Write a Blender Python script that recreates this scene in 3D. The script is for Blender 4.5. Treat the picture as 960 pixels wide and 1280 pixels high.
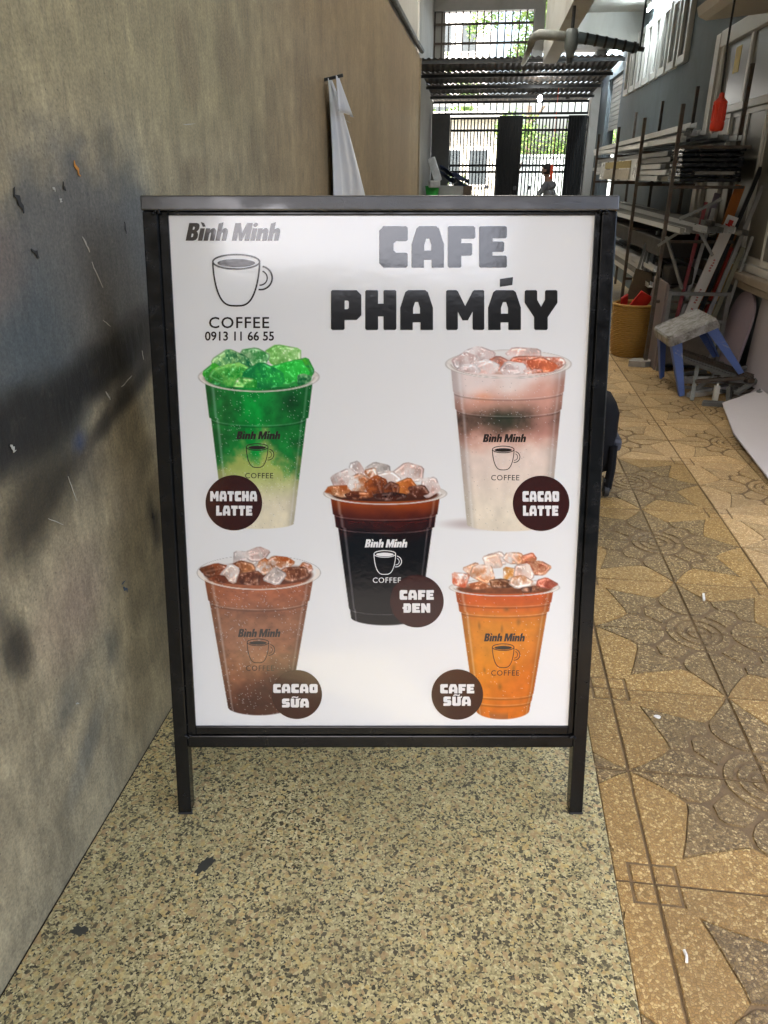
import bpy, bmesh, math, random
import numpy as np
from mathutils import Vector, Matrix

R = math.radians
for o in list(bpy.data.objects):
    bpy.data.objects.remove(o)
scene = bpy.context.scene
COL = scene.collection

# ------------------------------------------------------------------ camera
cam_d = bpy.data.cameras.new('camera')
cam = bpy.data.objects.new('camera', cam_d)
COL.objects.link(cam)
cam.location = (0, 0, 1.5)
cam.rotation_euler = (R(90 - 24.55), 0, R(7.293))
cam_d.sensor_fit = 'VERTICAL'
cam_d.sensor_height = 24
cam_d.lens = 24 * 924 / 1280
cam_d.clip_start = 0.05
cam_d.clip_end = 2000
scene.camera = cam

# ------------------------------------------------------------------ sky, sun, exposure
SUN_EL, SUN_AZ = R(58), R(205)          # azimuth clockwise from +Y
world = bpy.data.worlds.new('World')
scene.world = world
world.use_nodes = True
wn = world.node_tree
wn.nodes.clear()
sky = wn.nodes.new('ShaderNodeTexSky')
sky.sky_type = 'NISHITA'
sky.sun_disc = False
sky.sun_elevation = SUN_EL
sky.sun_rotation = SUN_AZ
sky.air_density = 1.0
sky.dust_density = 6.8
sky.ozone_density = 0.3
bg = wn.nodes.new('ShaderNodeBackground')
bg.inputs['Strength'].default_value = 0.15
out = wn.nodes.new('ShaderNodeOutputWorld')
wn.links.new(sky.outputs[0], bg.inputs[0])
wn.links.new(bg.outputs[0], out.inputs[0])
sun_d = bpy.data.lights.new('sun', 'SUN')
sun_d.energy = 2.8
sun_d.angle = R(0.6)
sun_d.color = (1.0, 0.95, 0.88)
sun = bpy.data.objects.new('sun', sun_d)
COL.objects.link(sun)
sd = Vector((math.sin(SUN_AZ) * math.cos(SUN_EL), math.cos(SUN_AZ) * math.cos(SUN_EL), math.sin(SUN_EL)))
sun.rotation_euler = sd.to_track_quat('Z', 'Y').to_euler()
sun.location = sd * 30
vs = scene.view_settings
vs.view_transform = 'Standard'
vs.look = 'None'
vs.gamma = 1
vs.use_curve_mapping = False
vs.exposure = 3.0

# ------------------------------------------------------------------ materials
def srgb(r, g, b):
    f = lambda c: (c / 255 / 12.92) if c / 255 <= 0.04045 else ((c / 255 + 0.055) / 1.055) ** 2.4
    return (f(r), f(g), f(b))

class NT:
    def __init__(s, name):
        s.m = bpy.data.materials.new(name)
        s.m.use_nodes = True
        s.t = s.m.node_tree
        s.b = s.t.nodes['Principled BSDF']
    def n(s, kind, **kw):
        nd = s.t.nodes.new(kind)
        for k, v in kw.items():
            if k in nd.inputs:
                nd.inputs[k].default_value = v
            else:
                setattr(nd, k, v)
        return nd
    def l(s, a, b):
        s.t.links.new(a, b)
    def ramp(s, fac, stops, mode='LINEAR'):
        r = s.n('ShaderNodeValToRGB')
        r.color_ramp.interpolation = mode
        e = r.color_ramp.elements
        while len(e) < len(stops):
            e.new(0.5)
        for i, (p, c) in enumerate(stops):
            e[i].position = p
            e[i].color = (c, c, c, 1) if isinstance(c, (int, float)) else (*c, 1)
        s.l(fac, r.inputs[0])
        return r.outputs[0]
    def mix(s, fac, a, b, mode='MIX'):
        m = s.n('ShaderNodeMix', data_type='RGBA', blend_type=mode)
        for i, v in ((0, fac), (6, a), (7, b)):
            sock = m.inputs[i]
            if isinstance(v, (int, float)):
                sock.default_value = v if i == 0 else (v, v, v, 1)
            elif isinstance(v, tuple):
                sock.default_value = (*v, 1)
            else:
                s.l(v, sock)
        return m.outputs[2]
    def math(s, op, a, b=0.0):
        m = s.n('ShaderNodeMath', operation=op)
        for sock, v in ((m.inputs[0], a), (m.inputs[1], b)):
            if isinstance(v, (int, float)):
                sock.default_value = v
            else:
                s.l(v, sock)
        return m.outputs[0]
    def coords(s, scale=(1, 1, 1), kind='Object'):
        c = s.n('ShaderNodeTexCoord')
        mp = s.n('ShaderNodeMapping')
        mp.inputs['Scale'].default_value = scale
        s.l(c.outputs[kind], mp.inputs[0])
        return mp.outputs[0]
    def noise(s, vec, scale, detail=4, rough=0.55, dist=0.0):
        n = s.n('ShaderNodeTexNoise')
        n.inputs['Scale'].default_value = scale
        n.inputs['Detail'].default_value = detail
        n.inputs['Roughness'].default_value = rough
        n.inputs['Distortion'].default_value = dist
        s.l(vec, n.inputs['Vector'])
        return n
    def bump(s, h, strength=0.2, dist=0.002):
        b = s.n('ShaderNodeBump')
        b.inputs['Strength'].default_value = strength
        b.inputs['Distance'].default_value = dist
        s.l(h, b.inputs['Height'])
        s.l(b.outputs[0], s.b.inputs['Normal'])
    def color(s, c):
        if isinstance(c, tuple):
            s.b.inputs['Base Color'].default_value = (*c, 1)
        else:
            s.l(c, s.b.inputs['Base Color'])

MATS = {}
def mat(name, col, rough=0.6, metal=0.0, var=0.25, scale=12.0, bump=0.1, stretch=(1, 1, 1), coat=0.0, dirt=None):
    if name in MATS:
        return MATS[name]
    t = NT(name)
    v = t.coords(stretch)
    n1 = t.noise(v, scale, 5)
    n2 = t.noise(v, scale * 7.3, 3)
    f = t.math('ADD', t.math('MULTIPLY', n1.outputs['Fac'], 0.7), t.math('MULTIPLY', n2.outputs['Fac'], 0.3))
    lo = tuple(c * (1 - var) for c in col)
    hi = tuple(min(1, c * (1 + var)) for c in col)
    c = t.ramp(f, [(0.3, lo), (0.7, hi)])
    if dirt:
        d = t.noise(v, scale * 0.6, 6, 0.65, 0.6)
        c = t.mix(t.ramp(d.outputs['Fac'], [(0.48, 0.0), (0.68, 0.8)]), c, dirt)
    t.color(c)
    t.b.inputs['Metallic'].default_value = metal
    t.l(t.ramp(n1.outputs['Fac'], [(0.25, max(0.02, rough - 0.12)), (0.75, min(1, rough + 0.12))]), t.b.inputs['Roughness'])
    if coat:
        t.b.inputs['Coat Weight'].default_value = coat
        t.b.inputs['Coat Roughness'].default_value = 0.08
    if bump:
        t.bump(n2.outputs['Fac'], bump, 0.003)
    MATS[name] = t.m
    return t.m

def emit(name, col, strength):
    t = NT(name)
    t.color(col)
    t.b.inputs['Emission Color'].default_value = (*col, 1)
    t.b.inputs['Emission Strength'].default_value = strength
    return t.m

def print_mat(name, col=None, attr=None):
    """glossy laminated print with a faint orange-peel ripple"""
    t = NT(name)
    v = t.coords()
    if attr:
        a = t.n('ShaderNodeVertexColor', layer_name=attr)
        t.color(a.outputs[0])
    else:
        n = t.noise(v, 4, 3)
        t.color(t.ramp(n.outputs['Fac'], [(0.3, tuple(c * 0.985 for c in col)), (0.7, col)]))
    t.b.inputs['Roughness'].default_value = 0.5
    t.b.inputs['Specular IOR Level'].default_value = 0.0
    t.b.inputs['Coat Weight'].default_value = 1.0
    t.b.inputs['Coat Roughness'].default_value = 0.11
    t.b.inputs['Coat IOR'].default_value = 1.6
    g = t.coords()
    n1 = t.noise(g, 55, 2)
    n2 = t.noise(g, 9, 2)
    h = t.math('ADD', t.math('MULTIPLY', n1.outputs['Fac'], 0.35), n2.outputs['Fac'])
    bp = t.n('ShaderNodeBump')
    bp.inputs['Strength'].default_value = 0.10
    bp.inputs['Distance'].default_value = 0.004
    t.l(h, bp.inputs['Height'])
    t.l(bp.outputs[0], t.b.inputs['Coat Normal'])
    return t.m

def granite():
    t = NT('speckled_granite')
    v0 = t.coords()
    w = t.noise(v0, 90, 2)
    vm = t.n('ShaderNodeVectorMath', operation='SCALE')
    t.l(w.outputs['Color'], vm.inputs[0])
    vm.inputs['Scale'].default_value = 0.006
    va = t.n('ShaderNodeVectorMath', operation='ADD')
    t.l(v0, va.inputs[0]); t.l(vm.outputs[0], va.inputs[1])
    v = va.outputs[0]
    a = t.n('ShaderNodeTexVoronoi', Scale=255.0); t.l(v, a.inputs['Vector'])
    b = t.n('ShaderNodeTexVoronoi', Scale=120.0); t.l(v, b.inputs['Vector'])
    sep = t.n('ShaderNodeSeparateColor'); t.l(a.outputs['Color'], sep.inputs[0])
    sep2 = t.n('ShaderNodeSeparateColor'); t.l(b.outputs['Color'], sep2.inputs[0])
    c1 = t.ramp(sep.outputs[0], [(0.0, (.03, .03, .022)), (0.19, (.03, .03, .025)), (0.23, (.17, .155, .095)), (0.42, (.38, .34, .20)), (0.7, (.50, .45, .27)), (0.88, (.64, .58, .37)), (1, (.72, .68, .48))])
    c2 = t.ramp(sep2.outputs[1], [(0, (.42, .33, .19)), (.35, (.50, .34, .20)), (.6, (.62, .47, .20)), (.85, (.66, .61, .40)), (1, (.52, .38, .24))])
    big = t.ramp(sep2.outputs[0], [(0.0, 0.0), (0.66, 0.0), (0.72, 0.75), (1, 0.8)])
    c = t.mix(big, c1, c2)
    bl = t.ramp(sep2.outputs[2], [(0, 0.85), (0.07, 0.85), (0.08, 0.0), (1, 0.0)])
    c = t.mix(bl, c, (.035, .035, .032))
    d = t.noise(v0, 2.2, 6, 0.6)
    c = t.mix(t.ramp(d.outputs['Fac'], [(0.35, 0.32), (0.65, 0.0)]), c, (.12, .095, .055))
    d2 = t.noise(v0, 14, 4, 0.6)
    c = t.mix(t.ramp(d2.outputs['Fac'], [(0.55, 0.0), (0.75, 0.35)]), c, (.16, .13, .07))
    t.color(t.mix(1.0, c, (1.0, .97, .79), 'MULTIPLY'))
    t.l(t.ramp(d.outputs['Fac'], [(0.3, 0.48), (0.7, 0.26)]), t.b.inputs['Roughness'])
    t.bump(sep.outputs[0], 0.08, 0.001)
    return t.m

def terrazzo(name, stones, cement, seed=0.0, worn=(.33, .25, .16), gain=.97, tint=(1, .92, .68)):
    """washed aggregate: small rounded stones of several tints in cement"""
    t = NT(name)
    c0 = t.n('ShaderNodeTexCoord')
    oi = t.n('ShaderNodeObjectInfo')
    geo = t.n('ShaderNodeNewGeometry')
    pos = geo.outputs['Position']
    a = t.n('ShaderNodeTexVoronoi', Scale=150.0); t.l(pos, a.inputs['Vector'])
    e = t.n('ShaderNodeTexVoronoi', Scale=150.0); e.feature = 'DISTANCE_TO_EDGE'; t.l(pos, e.inputs['Vector'])
    sep = t.n('ShaderNodeSeparateColor'); t.l(a.outputs['Color'], sep.inputs[0])
    c = t.ramp(sep.outputs[0], [(i / (len(stones) - 1), s) for i, s in enumerate(stones)])
    edge = t.ramp(e.outputs['Distance'], [(0.02, 1.0), (0.12, 0.0)])
    c = t.mix(t.math('MULTIPLY', edge, 0.85), c, cement)
    n = t.noise(pos, 3.0, 6, 0.62)
    c = t.mix(t.ramp(n.outputs['Fac'], [(0.42, 0.0), (0.7, 0.55)]), c, worn)
    n3 = t.noise(pos, 17.0, 5, 0.62)
    c = t.mix(t.ramp(n3.outputs['Fac'], [(0.55, 0.0), (0.75, 0.5)]), c, tuple(x * 0.45 for x in worn))
    hs = t.n('ShaderNodeHueSaturation')
    t.l(c, hs.inputs['Color'])
    t.l(t.ramp(oi.outputs['Random'], [(0, 0.82), (1, 1.12)]), hs.inputs['Value'])
    t.color(t.mix(1.0, hs.outputs[0], (gain * tint[0], gain * tint[1], gain * tint[2]), 'MULTIPLY'))
    t.l(t.ramp(n.outputs['Fac'], [(0.35, 0.42), (0.7, 0.62)]), t.b.inputs['Roughness'])
    t.bump(t.math('MINIMUM', e.outputs['Distance'], 0.3), 0.55, 0.006)
    return t.m

M_POSTER = print_mat('poster_laminate', (.80, .80, .785))
M_INK = print_mat('black_print', (.012, .011, .010))
M_LOGO = print_mat('logo_print', (.030, .022, .018))
M_PALE = print_mat('white_print', (.80, .79, .77))
M_BADGE = print_mat('brown_print', srgb(58, 22, 16))
M_PAINT = print_mat('photo_print', attr='paint')
M_BLACK = mat('black_gloss_paint', (.007, .007, .007), 0.19, 0, .4, 30, .025)
M_BLACK.node_tree.nodes['Principled BSDF'].inputs['Specular IOR Level'].default_value = 0.3
t = NT('glossy_top_rail')
t.color((.01, .01, .01)); t.b.inputs['Roughness'].default_value = .3
t.b.inputs['Coat Weight'].default_value = 1; t.b.inputs['Coat Roughness'].default_value = .10; t.b.inputs['Coat IOR'].default_value = 1.65
v = t.coords(); n1 = t.noise(v, 420, 3, .6); n2 = t.noise(v, 3.2, 3)
bp = t.n('ShaderNodeBump'); bp.inputs['Distance'].default_value = .003
t.l(t.ramp(n2.outputs['Fac'], [(.40, .10), (.60, .9)]), bp.inputs['Strength'])
lf = t.noise(t.coords((1, 3, 3)), 7, 3, .5); hh = t.math('ADD', n1.outputs['Fac'], t.math('MULTIPLY', lf.outputs['Fac'], 9.0))
t.l(hh, bp.inputs['Height']); t.l(bp.outputs[0], t.b.inputs['Coat Normal'])
M_RAIL = t.m
M_ALU = mat('mill_aluminium', (.62, .63, .63), 0.38, 0.6, .15, 20, 0, (1, .1, 1))
M_ALU2 = mat('dull_aluminium', (.20, .205, .20), 0.48, 0.5, .25, 20, 0, (1, .1, 1))
M_STEEL = mat('rusty_steel', (.10, .085, .07), 0.6, 0.5, .4, 25, .2, dirt=(.10, .05, .03))
M_DARK = mat('dark_metal', (.03, .032, .034), 0.5, 0.3, .3)
M_WHITE = mat('white_frame_paint', (.66, .65, .61), 0.4, 0, .08, 6, .03)
M_BLUEWALL = mat('blue_grey_wall_paint', (.16, .195, .215), 0.75, 0, .14, 1.6, .12, dirt=(.12, .14, .15))
M_CEIL = mat('ceiling_paint', (.52, .52, .49), 0.85, 0, .08, 1.5, .05, dirt=(.38, .37, .33))
M_CONC = mat('plain_concrete', (.30, .29, .26), 0.9, 0, .15, 2, .2)
M_DIMROOM = mat('dim_room', (.05, .05, .045), 0.9)

# ------------------------------------------------------------------ mesh helpers
class MB:
    def __init__(s):
        s.v, s.f, s.mi = [], [], []
    def add(s, vs, fs, mi=0):
        k = len(s.v)
        s.v += [tuple(p) for p in vs]
        s.f += [tuple(i + k for i in f) for f in fs]
        s.mi += [mi] * len(fs)
        return s
    def box(s, lo, hi, mi=0, bev=0.0, rot=None, at=None):
        x0, y0, z0 = lo; x1, y1, z1 = hi
        if bev:
            bm = bmesh.new()
            bmesh.ops.create_cube(bm, size=1)
            for q in bm.verts:
                q.co = Vector((x0 + (q.co.x + .5) * (x1 - x0), y0 + (q.co.y + .5) * (y1 - y0), z0 + (q.co.z + .5) * (z1 - z0)))
            bmesh.ops.bevel(bm, geom=bm.edges[:], offset=bev, segments=2, profile=0.5, affect='EDGES')
            vs = [q.co.copy() for q in bm.verts]
            bm.verts.index_update()
            fs = [[q.index for q in f.verts] for f in bm.faces]
            bm.free()
        else:
            vs = [Vector(p) for p in ((x0, y0, z0), (x1, y0, z0), (x1, y1, z0), (x0, y1, z0), (x0, y0, z1), (x1, y0, z1), (x1, y1, z1), (x0, y1, z1))]
            fs = [(3, 2, 1, 0), (4, 5, 6, 7), (0, 1, 5, 4), (1, 2, 6, 5), (2, 3, 7, 6), (3, 0, 4, 7)]
        if rot is not None:
            vs = [rot @ q for q in vs]
        if at is not None:
            vs = [q + Vector(at) for q in vs]
        return s.add(vs, fs, mi)
    def bar(s, p0, p1, w, h=None, mi=0, up=(0, 0, 1)):
        """rectangular bar between two points"""
        h = h or w
        p0, p1 = Vector(p0), Vector(p1)
        d = (p1 - p0).normalized()
        a = d.cross(Vector(up))
        if a.length < 1e-3:
            a = d.cross(Vector((0, 1, 0)))
        a.normalize()
        b = a.cross(d)
        vs = []
        for p in (p0, p1):
            for i, j in ((-1, -1), (1, -1), (1, 1), (-1, 1)):
                vs.append(p + a * i * w / 2 + b * j * h / 2)
        return s.add(vs, [(0, 1, 2, 3), (7, 6, 5, 4), (0, 4, 5, 1), (1, 5, 6, 2), (2, 6, 7, 3), (3, 7, 4, 0)], mi)
    def cyl(s, p0, p1, r0, r1=None, n=12, mi=0, cap=True):
        r1 = r0 if r1 is None else r1
        p0, p1 = Vector(p0), Vector(p1)
        d = (p1 - p0).normalized()
        a = d.orthogonal().normalized(); b = d.cross(a)
        vs = []
        for p, r in ((p0, r0), (p1, r1)):
            for i in range(n):
                t = 2 * math.pi * i / n
                vs.append(p + (a * math.cos(t) + b * math.sin(t)) * r)
        fs = [(i, (i + 1) % n, n + (i + 1) % n, n + i) for i in range(n)]
        if cap:
            fs += [tuple(range(n - 1, -1, -1)), tuple(range(n, 2 * n))]
        return s.add(vs, fs, mi)
    def tube(s, pts, r, n=8, mi=0):
        pts = [Vector(p) for p in pts]
        rs = r if isinstance(r, (list, tuple)) else [r] * len(pts)
        vs, prev = [], None
        for i, p in enumerate(pts):
            d = (pts[min(i + 1, len(pts) - 1)] - pts[max(i - 1, 0)]).normalized()
            a = d.orthogonal().normalized() if prev is None else (prev - d * prev.dot(d)).normalized()
            prev = a
            b = d.cross(a)
            for k in range(n):
                t = 2 * math.pi * k / n
                vs.append(p + (a * math.cos(t) + b * math.sin(t)) * rs[i])
        fs = []
        for i in range(len(pts) - 1):
            for k in range(n):
                fs.append((i * n + k, i * n + (k + 1) % n, (i + 1) * n + (k + 1) % n, (i + 1) * n + k))
        fs += [tuple(range(n - 1, -1, -1)), tuple(range((len(pts) - 1) * n, len(pts) * n))]
        return s.add(vs, fs, mi)
    def lathe(s, prof, at=(0, 0, 0), n=24, mi=0, axis='z'):
        vs = []
        for r, z in prof:
            for k in range(n):
                t = 2 * math.pi * k / n
                q = (r * math.cos(t), r * math.sin(t), z) if axis == 'z' else ((z, r * math.cos(t), r * math.sin(t)) if axis == 'x' else (r * math.cos(t), z, r * math.sin(t)))
                vs.append((q[0] + at[0], q[1] + at[1], q[2] + at[2]))
        fs = []
        for i in range(len(prof) - 1):
            for k in range(n):
                fs.append((i * n + k, i * n + (k + 1) % n, (i + 1) * n + (k + 1) % n, (i + 1) * n + k))
        return s.add(vs, fs, mi)
    def prism(s, poly, z0, z1, mi=0, fn=None):
        """2-D polygon extruded between z0 and z1; fn maps (x,y,z) to a point"""
        n = len(poly)
        fn = fn or (lambda x, y, z: (x, y, z))
        vs = [fn(x, y, z0) for x, y in poly] + [fn(x, y, z1) for x, y in poly]
        fs = [tuple(range(n - 1, -1, -1)), tuple(range(n, 2 * n))] + [(i, (i + 1) % n, n + (i + 1) % n, n + i) for i in range(n)]
        return s.add(vs, fs, mi)
    def mesh(s, name, mats, smooth=False):
        me = bpy.data.meshes.new(name)
        me.from_pydata([tuple(p) for p in s.v], [], s.f)
        for m in (mats if isinstance(mats, (list, tuple)) else [mats]):
            me.materials.append(m)
        me.polygons.foreach_set('material_index', s.mi)
        if smooth:
            me.polygons.foreach_set('use_smooth', [True] * len(s.f))
        me.update()
        bm = bmesh.new(); bm.from_mesh(me)
        bmesh.ops.recalc_face_normals(bm, faces=bm.faces[:])
        bm.to_mesh(me); bm.free()
        return me
    def build(s, name, mats, parent=None, smooth=False, **kw):
        return obj(name, s.mesh(name, mats, smooth), parent, **kw)

def obj(name, me, parent=None, world=True, auto=None):
    o = bpy.data.objects.new(name, me)
    COL.objects.link(o)
    if parent is not None:
        o.parent = parent
        if world:                       # geometry given in world coordinates
            p = parent
            off = Vector((0, 0, 0))
            while p is not None:
                off += Vector(p.location); p = p.parent
            o.location = -off
    return o

def tag(o, label=None, cat=None, group=None, kind=None):
    for k, v in (('label', label), ('category', cat), ('group', group), ('kind', kind)):
        if v:
            o[k] = v
    return o

def thing(name, label, cat, loc=(0, 0, 0), group=None, rz=0.0):
    o = bpy.data.objects.new(name, None)
    COL.objects.link(o)
    o.location = loc
    o.rotation_euler = (0, 0, rz)
    o.empty_display_size = 0.1
    return tag(o, label, cat, group)

def recenter(o):
    """put a single-mesh thing's origin at the centre of its base"""
    me = o.data
    n = len(me.vertices)
    a = np.empty(n * 3); me.vertices.foreach_get('co', a); a = a.reshape(-1, 3)
    c = Vector(((a[:, 0].min() + a[:, 0].max()) / 2, (a[:, 1].min() + a[:, 1].max()) / 2, a[:, 2].min()))
    me.transform(Matrix.Translation(-c))
    o.location = o.location + c
    return o

def single(name, mb, m, label, cat, group=None, smooth=False):
    return tag(recenter(mb.build(name, m, smooth=smooth)), label, cat, group)

def ss(a, b, x):
    t = np.clip((x - a) / (b - a), 0, 1)
    return t * t * (3 - 2 * t)

def vnoise(x, y, seed=0, oct=4, lac=2.0, gain=0.5):
    """value noise on arrays"""
    rng = np.random.RandomState(seed)
    tot = np.zeros_like(x, dtype=float); amp, norm = 1.0, 0.0
    for _ in range(oct):
        g = rng.rand(64, 64)
        xi = np.floor(x).astype(int); yi = np.floor(y).astype(int)
        fx = x - xi; fy = y - yi
        fx = fx * fx * (3 - 2 * fx); fy = fy * fy * (3 - 2 * fy)
        a = g[xi % 64, yi % 64]; b = g[(xi + 1) % 64, yi % 64]; c = g[xi % 64, (yi + 1) % 64]; d = g[(xi + 1) % 64, (yi + 1) % 64]
        tot += amp * (a * (1 - fx) * (1 - fy) + b * fx * (1 - fy) + c * (1 - fx) * fy + d * fx * fy)
        norm += amp; amp *= gain
        x = x * lac + 13.7; y = y * lac + 7.3
    return tot / norm

def lin(a):
    a = np.clip(a, 0, 1)
    return np.where(a <= 0.04045, a / 12.92, ((a + 0.055) / 1.055) ** 2.4)

def set_paint(me, rgb):
    ca = me.color_attributes.new('paint', 'FLOAT_COLOR', 'POINT')
    a = np.ones((len(me.vertices), 4), dtype=np.float32)
    a[:, :3] = rgb
    ca.data.foreach_set('color', a.ravel())

# ================================================================== SETTING
XL, XR = -0.8775, 2.1           # the two side walls of the passage
TP = 0.3625                     # tile pitch
TX, TY = 0.4725, 1.275          # a tile joint in x and in y

g = MB(); g.add([(-300, -300, -.06), (300, -300, -.06), (300, 400, -.06), (-300, 400, -.06)], [(0, 1, 2, 3)])
tag(g.build('ground', mat('street_asphalt', (.024, .023, .022), 0.9, 0, .25, 2, .3)), kind='structure')

# passage floor under the tiles, carried on to the gate where single tiles can no longer be told apart
M_FLOOR = terrazzo('worn_tile_floor', [(.30, .22, .13), (.40, .30, .19), (.48, .38, .26), (.36, .27, .17), (.5, .42, .3)], (.20, .14, .08))
g = MB(); g.box((-1.25, 9.25, -.05), (2.1, 17.6, 0)); g.box((XL, 4.3, -.05), (.3895, 9.249, -.002))
tag(g.build('passage_floor', M_FLOOR), kind='structure')
g = MB(); g.box((-.8775, -1.4, -.05), (2.6, 9.248, -.006))
tag(g.build('mortar_bed', mat('joint_mortar', (.17, .115, .058), 0.9, 0, .35, 40, .3)), kind='structure')

# granite step slab
g = MB(); g.box((XL + .002, -1.2, -.004), (.3795, 4.3, .012), bev=.003)
tag(g.build('granite_slab', granite()), kind='structure')
rng = random.Random(4)
def blot(cx, cy, rx, ry, z, n=22, seed=1, rot=0.0):
    r = random.Random(seed)
    p = []
    for i in range(n):
        t = 2 * math.pi * i / n
        k = 0.75 + 0.5 * r.random()
        x, y = rx * k * math.cos(t), ry * k * math.sin(t)
        p.append((cx + x * math.cos(rot) - y * math.sin(rot), cy + x * math.sin(rot) + y * math.cos(rot), z))
    return p

# ---- embossed tiles
def clip_x(poly, xmin):
    o = []
    for i, p in enumerate(poly):
        q = poly[(i + 1) % len(poly)]
        if p[0] >= xmin: o.append(p)
        if (p[0] >= xmin) != (q[0] >= xmin):
            t = (xmin - p[0]) / (q[0] - p[0]); o.append((xmin, p[1] + t * (q[1] - p[1])))
    return o
def inset(poly, d):
    a = sum(poly[i][0] * poly[(i + 1) % len(poly)][1] - poly[(i + 1) % len(poly)][0] * poly[i][1] for i in range(len(poly)))
    sg = 1 if a > 0 else -1
    o = []
    n = len(poly)
    for i in range(n):
        p0, p1, p2 = Vector(poly[i - 1]), Vector(poly[i]), Vector(poly[(i + 1) % n])
        e1, e2 = (p1 - p0).normalized(), (p2 - p1).normalized()
        n1, n2 = Vector((-e1.y, e1.x)) * sg, Vector((-e2.y, e2.x)) * sg
        b = n1 + n2
        if b.length < 1e-6: b = n1
        b.normalize()
        k = d / max(0.45, b.dot(n1))
        o.append(tuple(p1 + b * k))
    return o
def arc(r, a0, a1, n):
    return [(r * math.cos(R(a0 + (a1 - a0) * i / n)), r * math.sin(R(a0 + (a1 - a0) * i / n))) for i in range(n + 1)]
outline = [(1, 0), (.90, .06), (.80, .13), (.70, .205), (.635, .28), (.645, .36), (.675, .46), (.715, .60), (.775, .775)]
outline += [(y, x) for x, y in outline[-2::-1]]
half_petal = [(.325, 0), (1, 0), (.90, .06), (.80, .13), (.70, .205), (.62, .255), (.53, .26), (.44, .215), (.37, .14), (.33, .07)]
PIECES = [(1, arc(.10, 0, 90, 5) + [(0, 0)]),
          (1, arc(.20, 0, 90, 7) + arc(.125, 90, 0, 6)),
          (1, arc(.30, 0, 90, 8) + arc(.225, 90, 0, 8)),
          (1, half_petal), (1, [(y, x) for x, y in half_petal]),
          (1, arc(.335, 24, 66, 4) + [(.20, .38), (.28, .455), (.40, .445), (.445, .40), (.455, .28), (.38, .20)]),
          (1, [(.53, .285), (.635, .28), (.645, .36), (.675, .46), (.715, .60), (.775, .775), (.60, .715), (.46, .675), (.36, .645), (.28, .635), (.285, .53), (.33, .475), (.43, .47), (.475, .43), (.475, .33)]),
          (0, outline + [(0, 1), (.845, 1), (.845, .845), (1, .845)]),
          (0, [(.86, .86), (1, .86), (1, 1), (.86, 1)])]
M_SAND = terrazzo('sand_aggregate', [(.24, .14, .045), (.42, .27, .10), (.32, .20, .075), (.50, .36, .17), (.72, .58, .34), (.36, .23, .08), (.46, .30, .12)], (.17, .10, .035), worn=(.33, .235, .12))
M_GREYAGG = terrazzo('grey_aggregate', [(.10, .068, .034), (.24, .17, .085), (.38, .28, .15), (.14, .095, .048), (.66, .55, .36), (.28, .20, .10), (.18, .12, .06)], (.07, .045, .022), worn=(.22, .16, .085))
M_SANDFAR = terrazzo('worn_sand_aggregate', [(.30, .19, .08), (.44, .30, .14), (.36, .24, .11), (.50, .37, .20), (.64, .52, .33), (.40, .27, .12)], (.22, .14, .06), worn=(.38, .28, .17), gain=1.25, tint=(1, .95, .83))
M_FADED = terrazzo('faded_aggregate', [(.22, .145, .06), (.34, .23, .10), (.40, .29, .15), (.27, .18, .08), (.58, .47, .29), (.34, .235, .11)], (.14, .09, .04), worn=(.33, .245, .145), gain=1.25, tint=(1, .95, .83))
M_BED = MATS['joint_mortar']
def tile_mesh(fu, fv, xmin=None, faded=False):
    """one tile, cell corner at origin; fu/fv: flower centre on the far side of the cell in u/v"""
    m = MB()
    wob = random.Random(fu * 2 + fv)
    for mi, poly in PIECES:
        p = [((1 - u if fu else u), (1 - v if fv else v)) for u, v in poly]
        p = [(min(max(u, .008), .992), min(max(v, .008), .992)) for u, v in p]
        q = []
        for a in p:
            if not q or (a[0] - q[-1][0]) ** 2 + (a[1] - q[-1][1]) ** 2 > 1e-6: q.append(a)
        if (q[0][0] - q[-1][0]) ** 2 + (q[0][1] - q[-1][1]) ** 2 < 1e-6: q.pop()
        if xmin is not None:
            q = clip_x(q, xmin)
            if len(q) < 3: continue
        lo, hi = inset(q, .002), inset(q, .0065)
        n = len(q)
        h = 0.0 if mi == 0 else 0.0008
        vs = [(x * TP, y * TP, -.0045) for x, y in lo] + [(x * TP, y * TP, h) for x, y in hi]
        m.add(vs, [tuple(range(n, 2 * n))] + [(i, (i + 1) % n, n + (i + 1) % n, n + i) for i in range(n)], mi)
    x0 = (xmin or 0.004) * TP
    m.box((x0, .004 * TP, -.02), (.996 * TP, .996 * TP, -.0035), 2)
    me = m.mesh('tile', [M_SANDFAR if faded else M_SAND, M_FADED if faded else M_GREYAGG, M_BED])
    return me
pave = bpy.data.objects.new('tiled_pavement', None)
COL.objects.link(pave); pave.location = (TX, TY, 0); tag(pave, kind='structure')
TM = {}
for ix in range(-1, 5):
    for iy in range(-7, 22):
        # flower centres stand at joints ix odd / iy odd (joint index = lower corner of the cell)
        fu = 0 if ix % 2 == 1 else 1
        fv = 0 if iy % 2 == 1 else 1
        xm = (0.3825 - (TX - TP)) / TP if ix == -1 else None
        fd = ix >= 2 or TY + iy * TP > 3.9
        key = (fu, fv, xm is not None, fd)
        if key not in TM: TM[key] = tile_mesh(fu, fv, xm, fd)
        o = bpy.data.objects.new('tile', TM[key])
        COL.objects.link(o); o.parent = pave
        o.location = (ix * TP, iy * TP, rng.uniform(-.0012, .0006))
        o.rotation_euler = (rng.uniform(-.002, .002), rng.uniform(-.002, .002), rng.uniform(-.003, .003))

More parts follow.
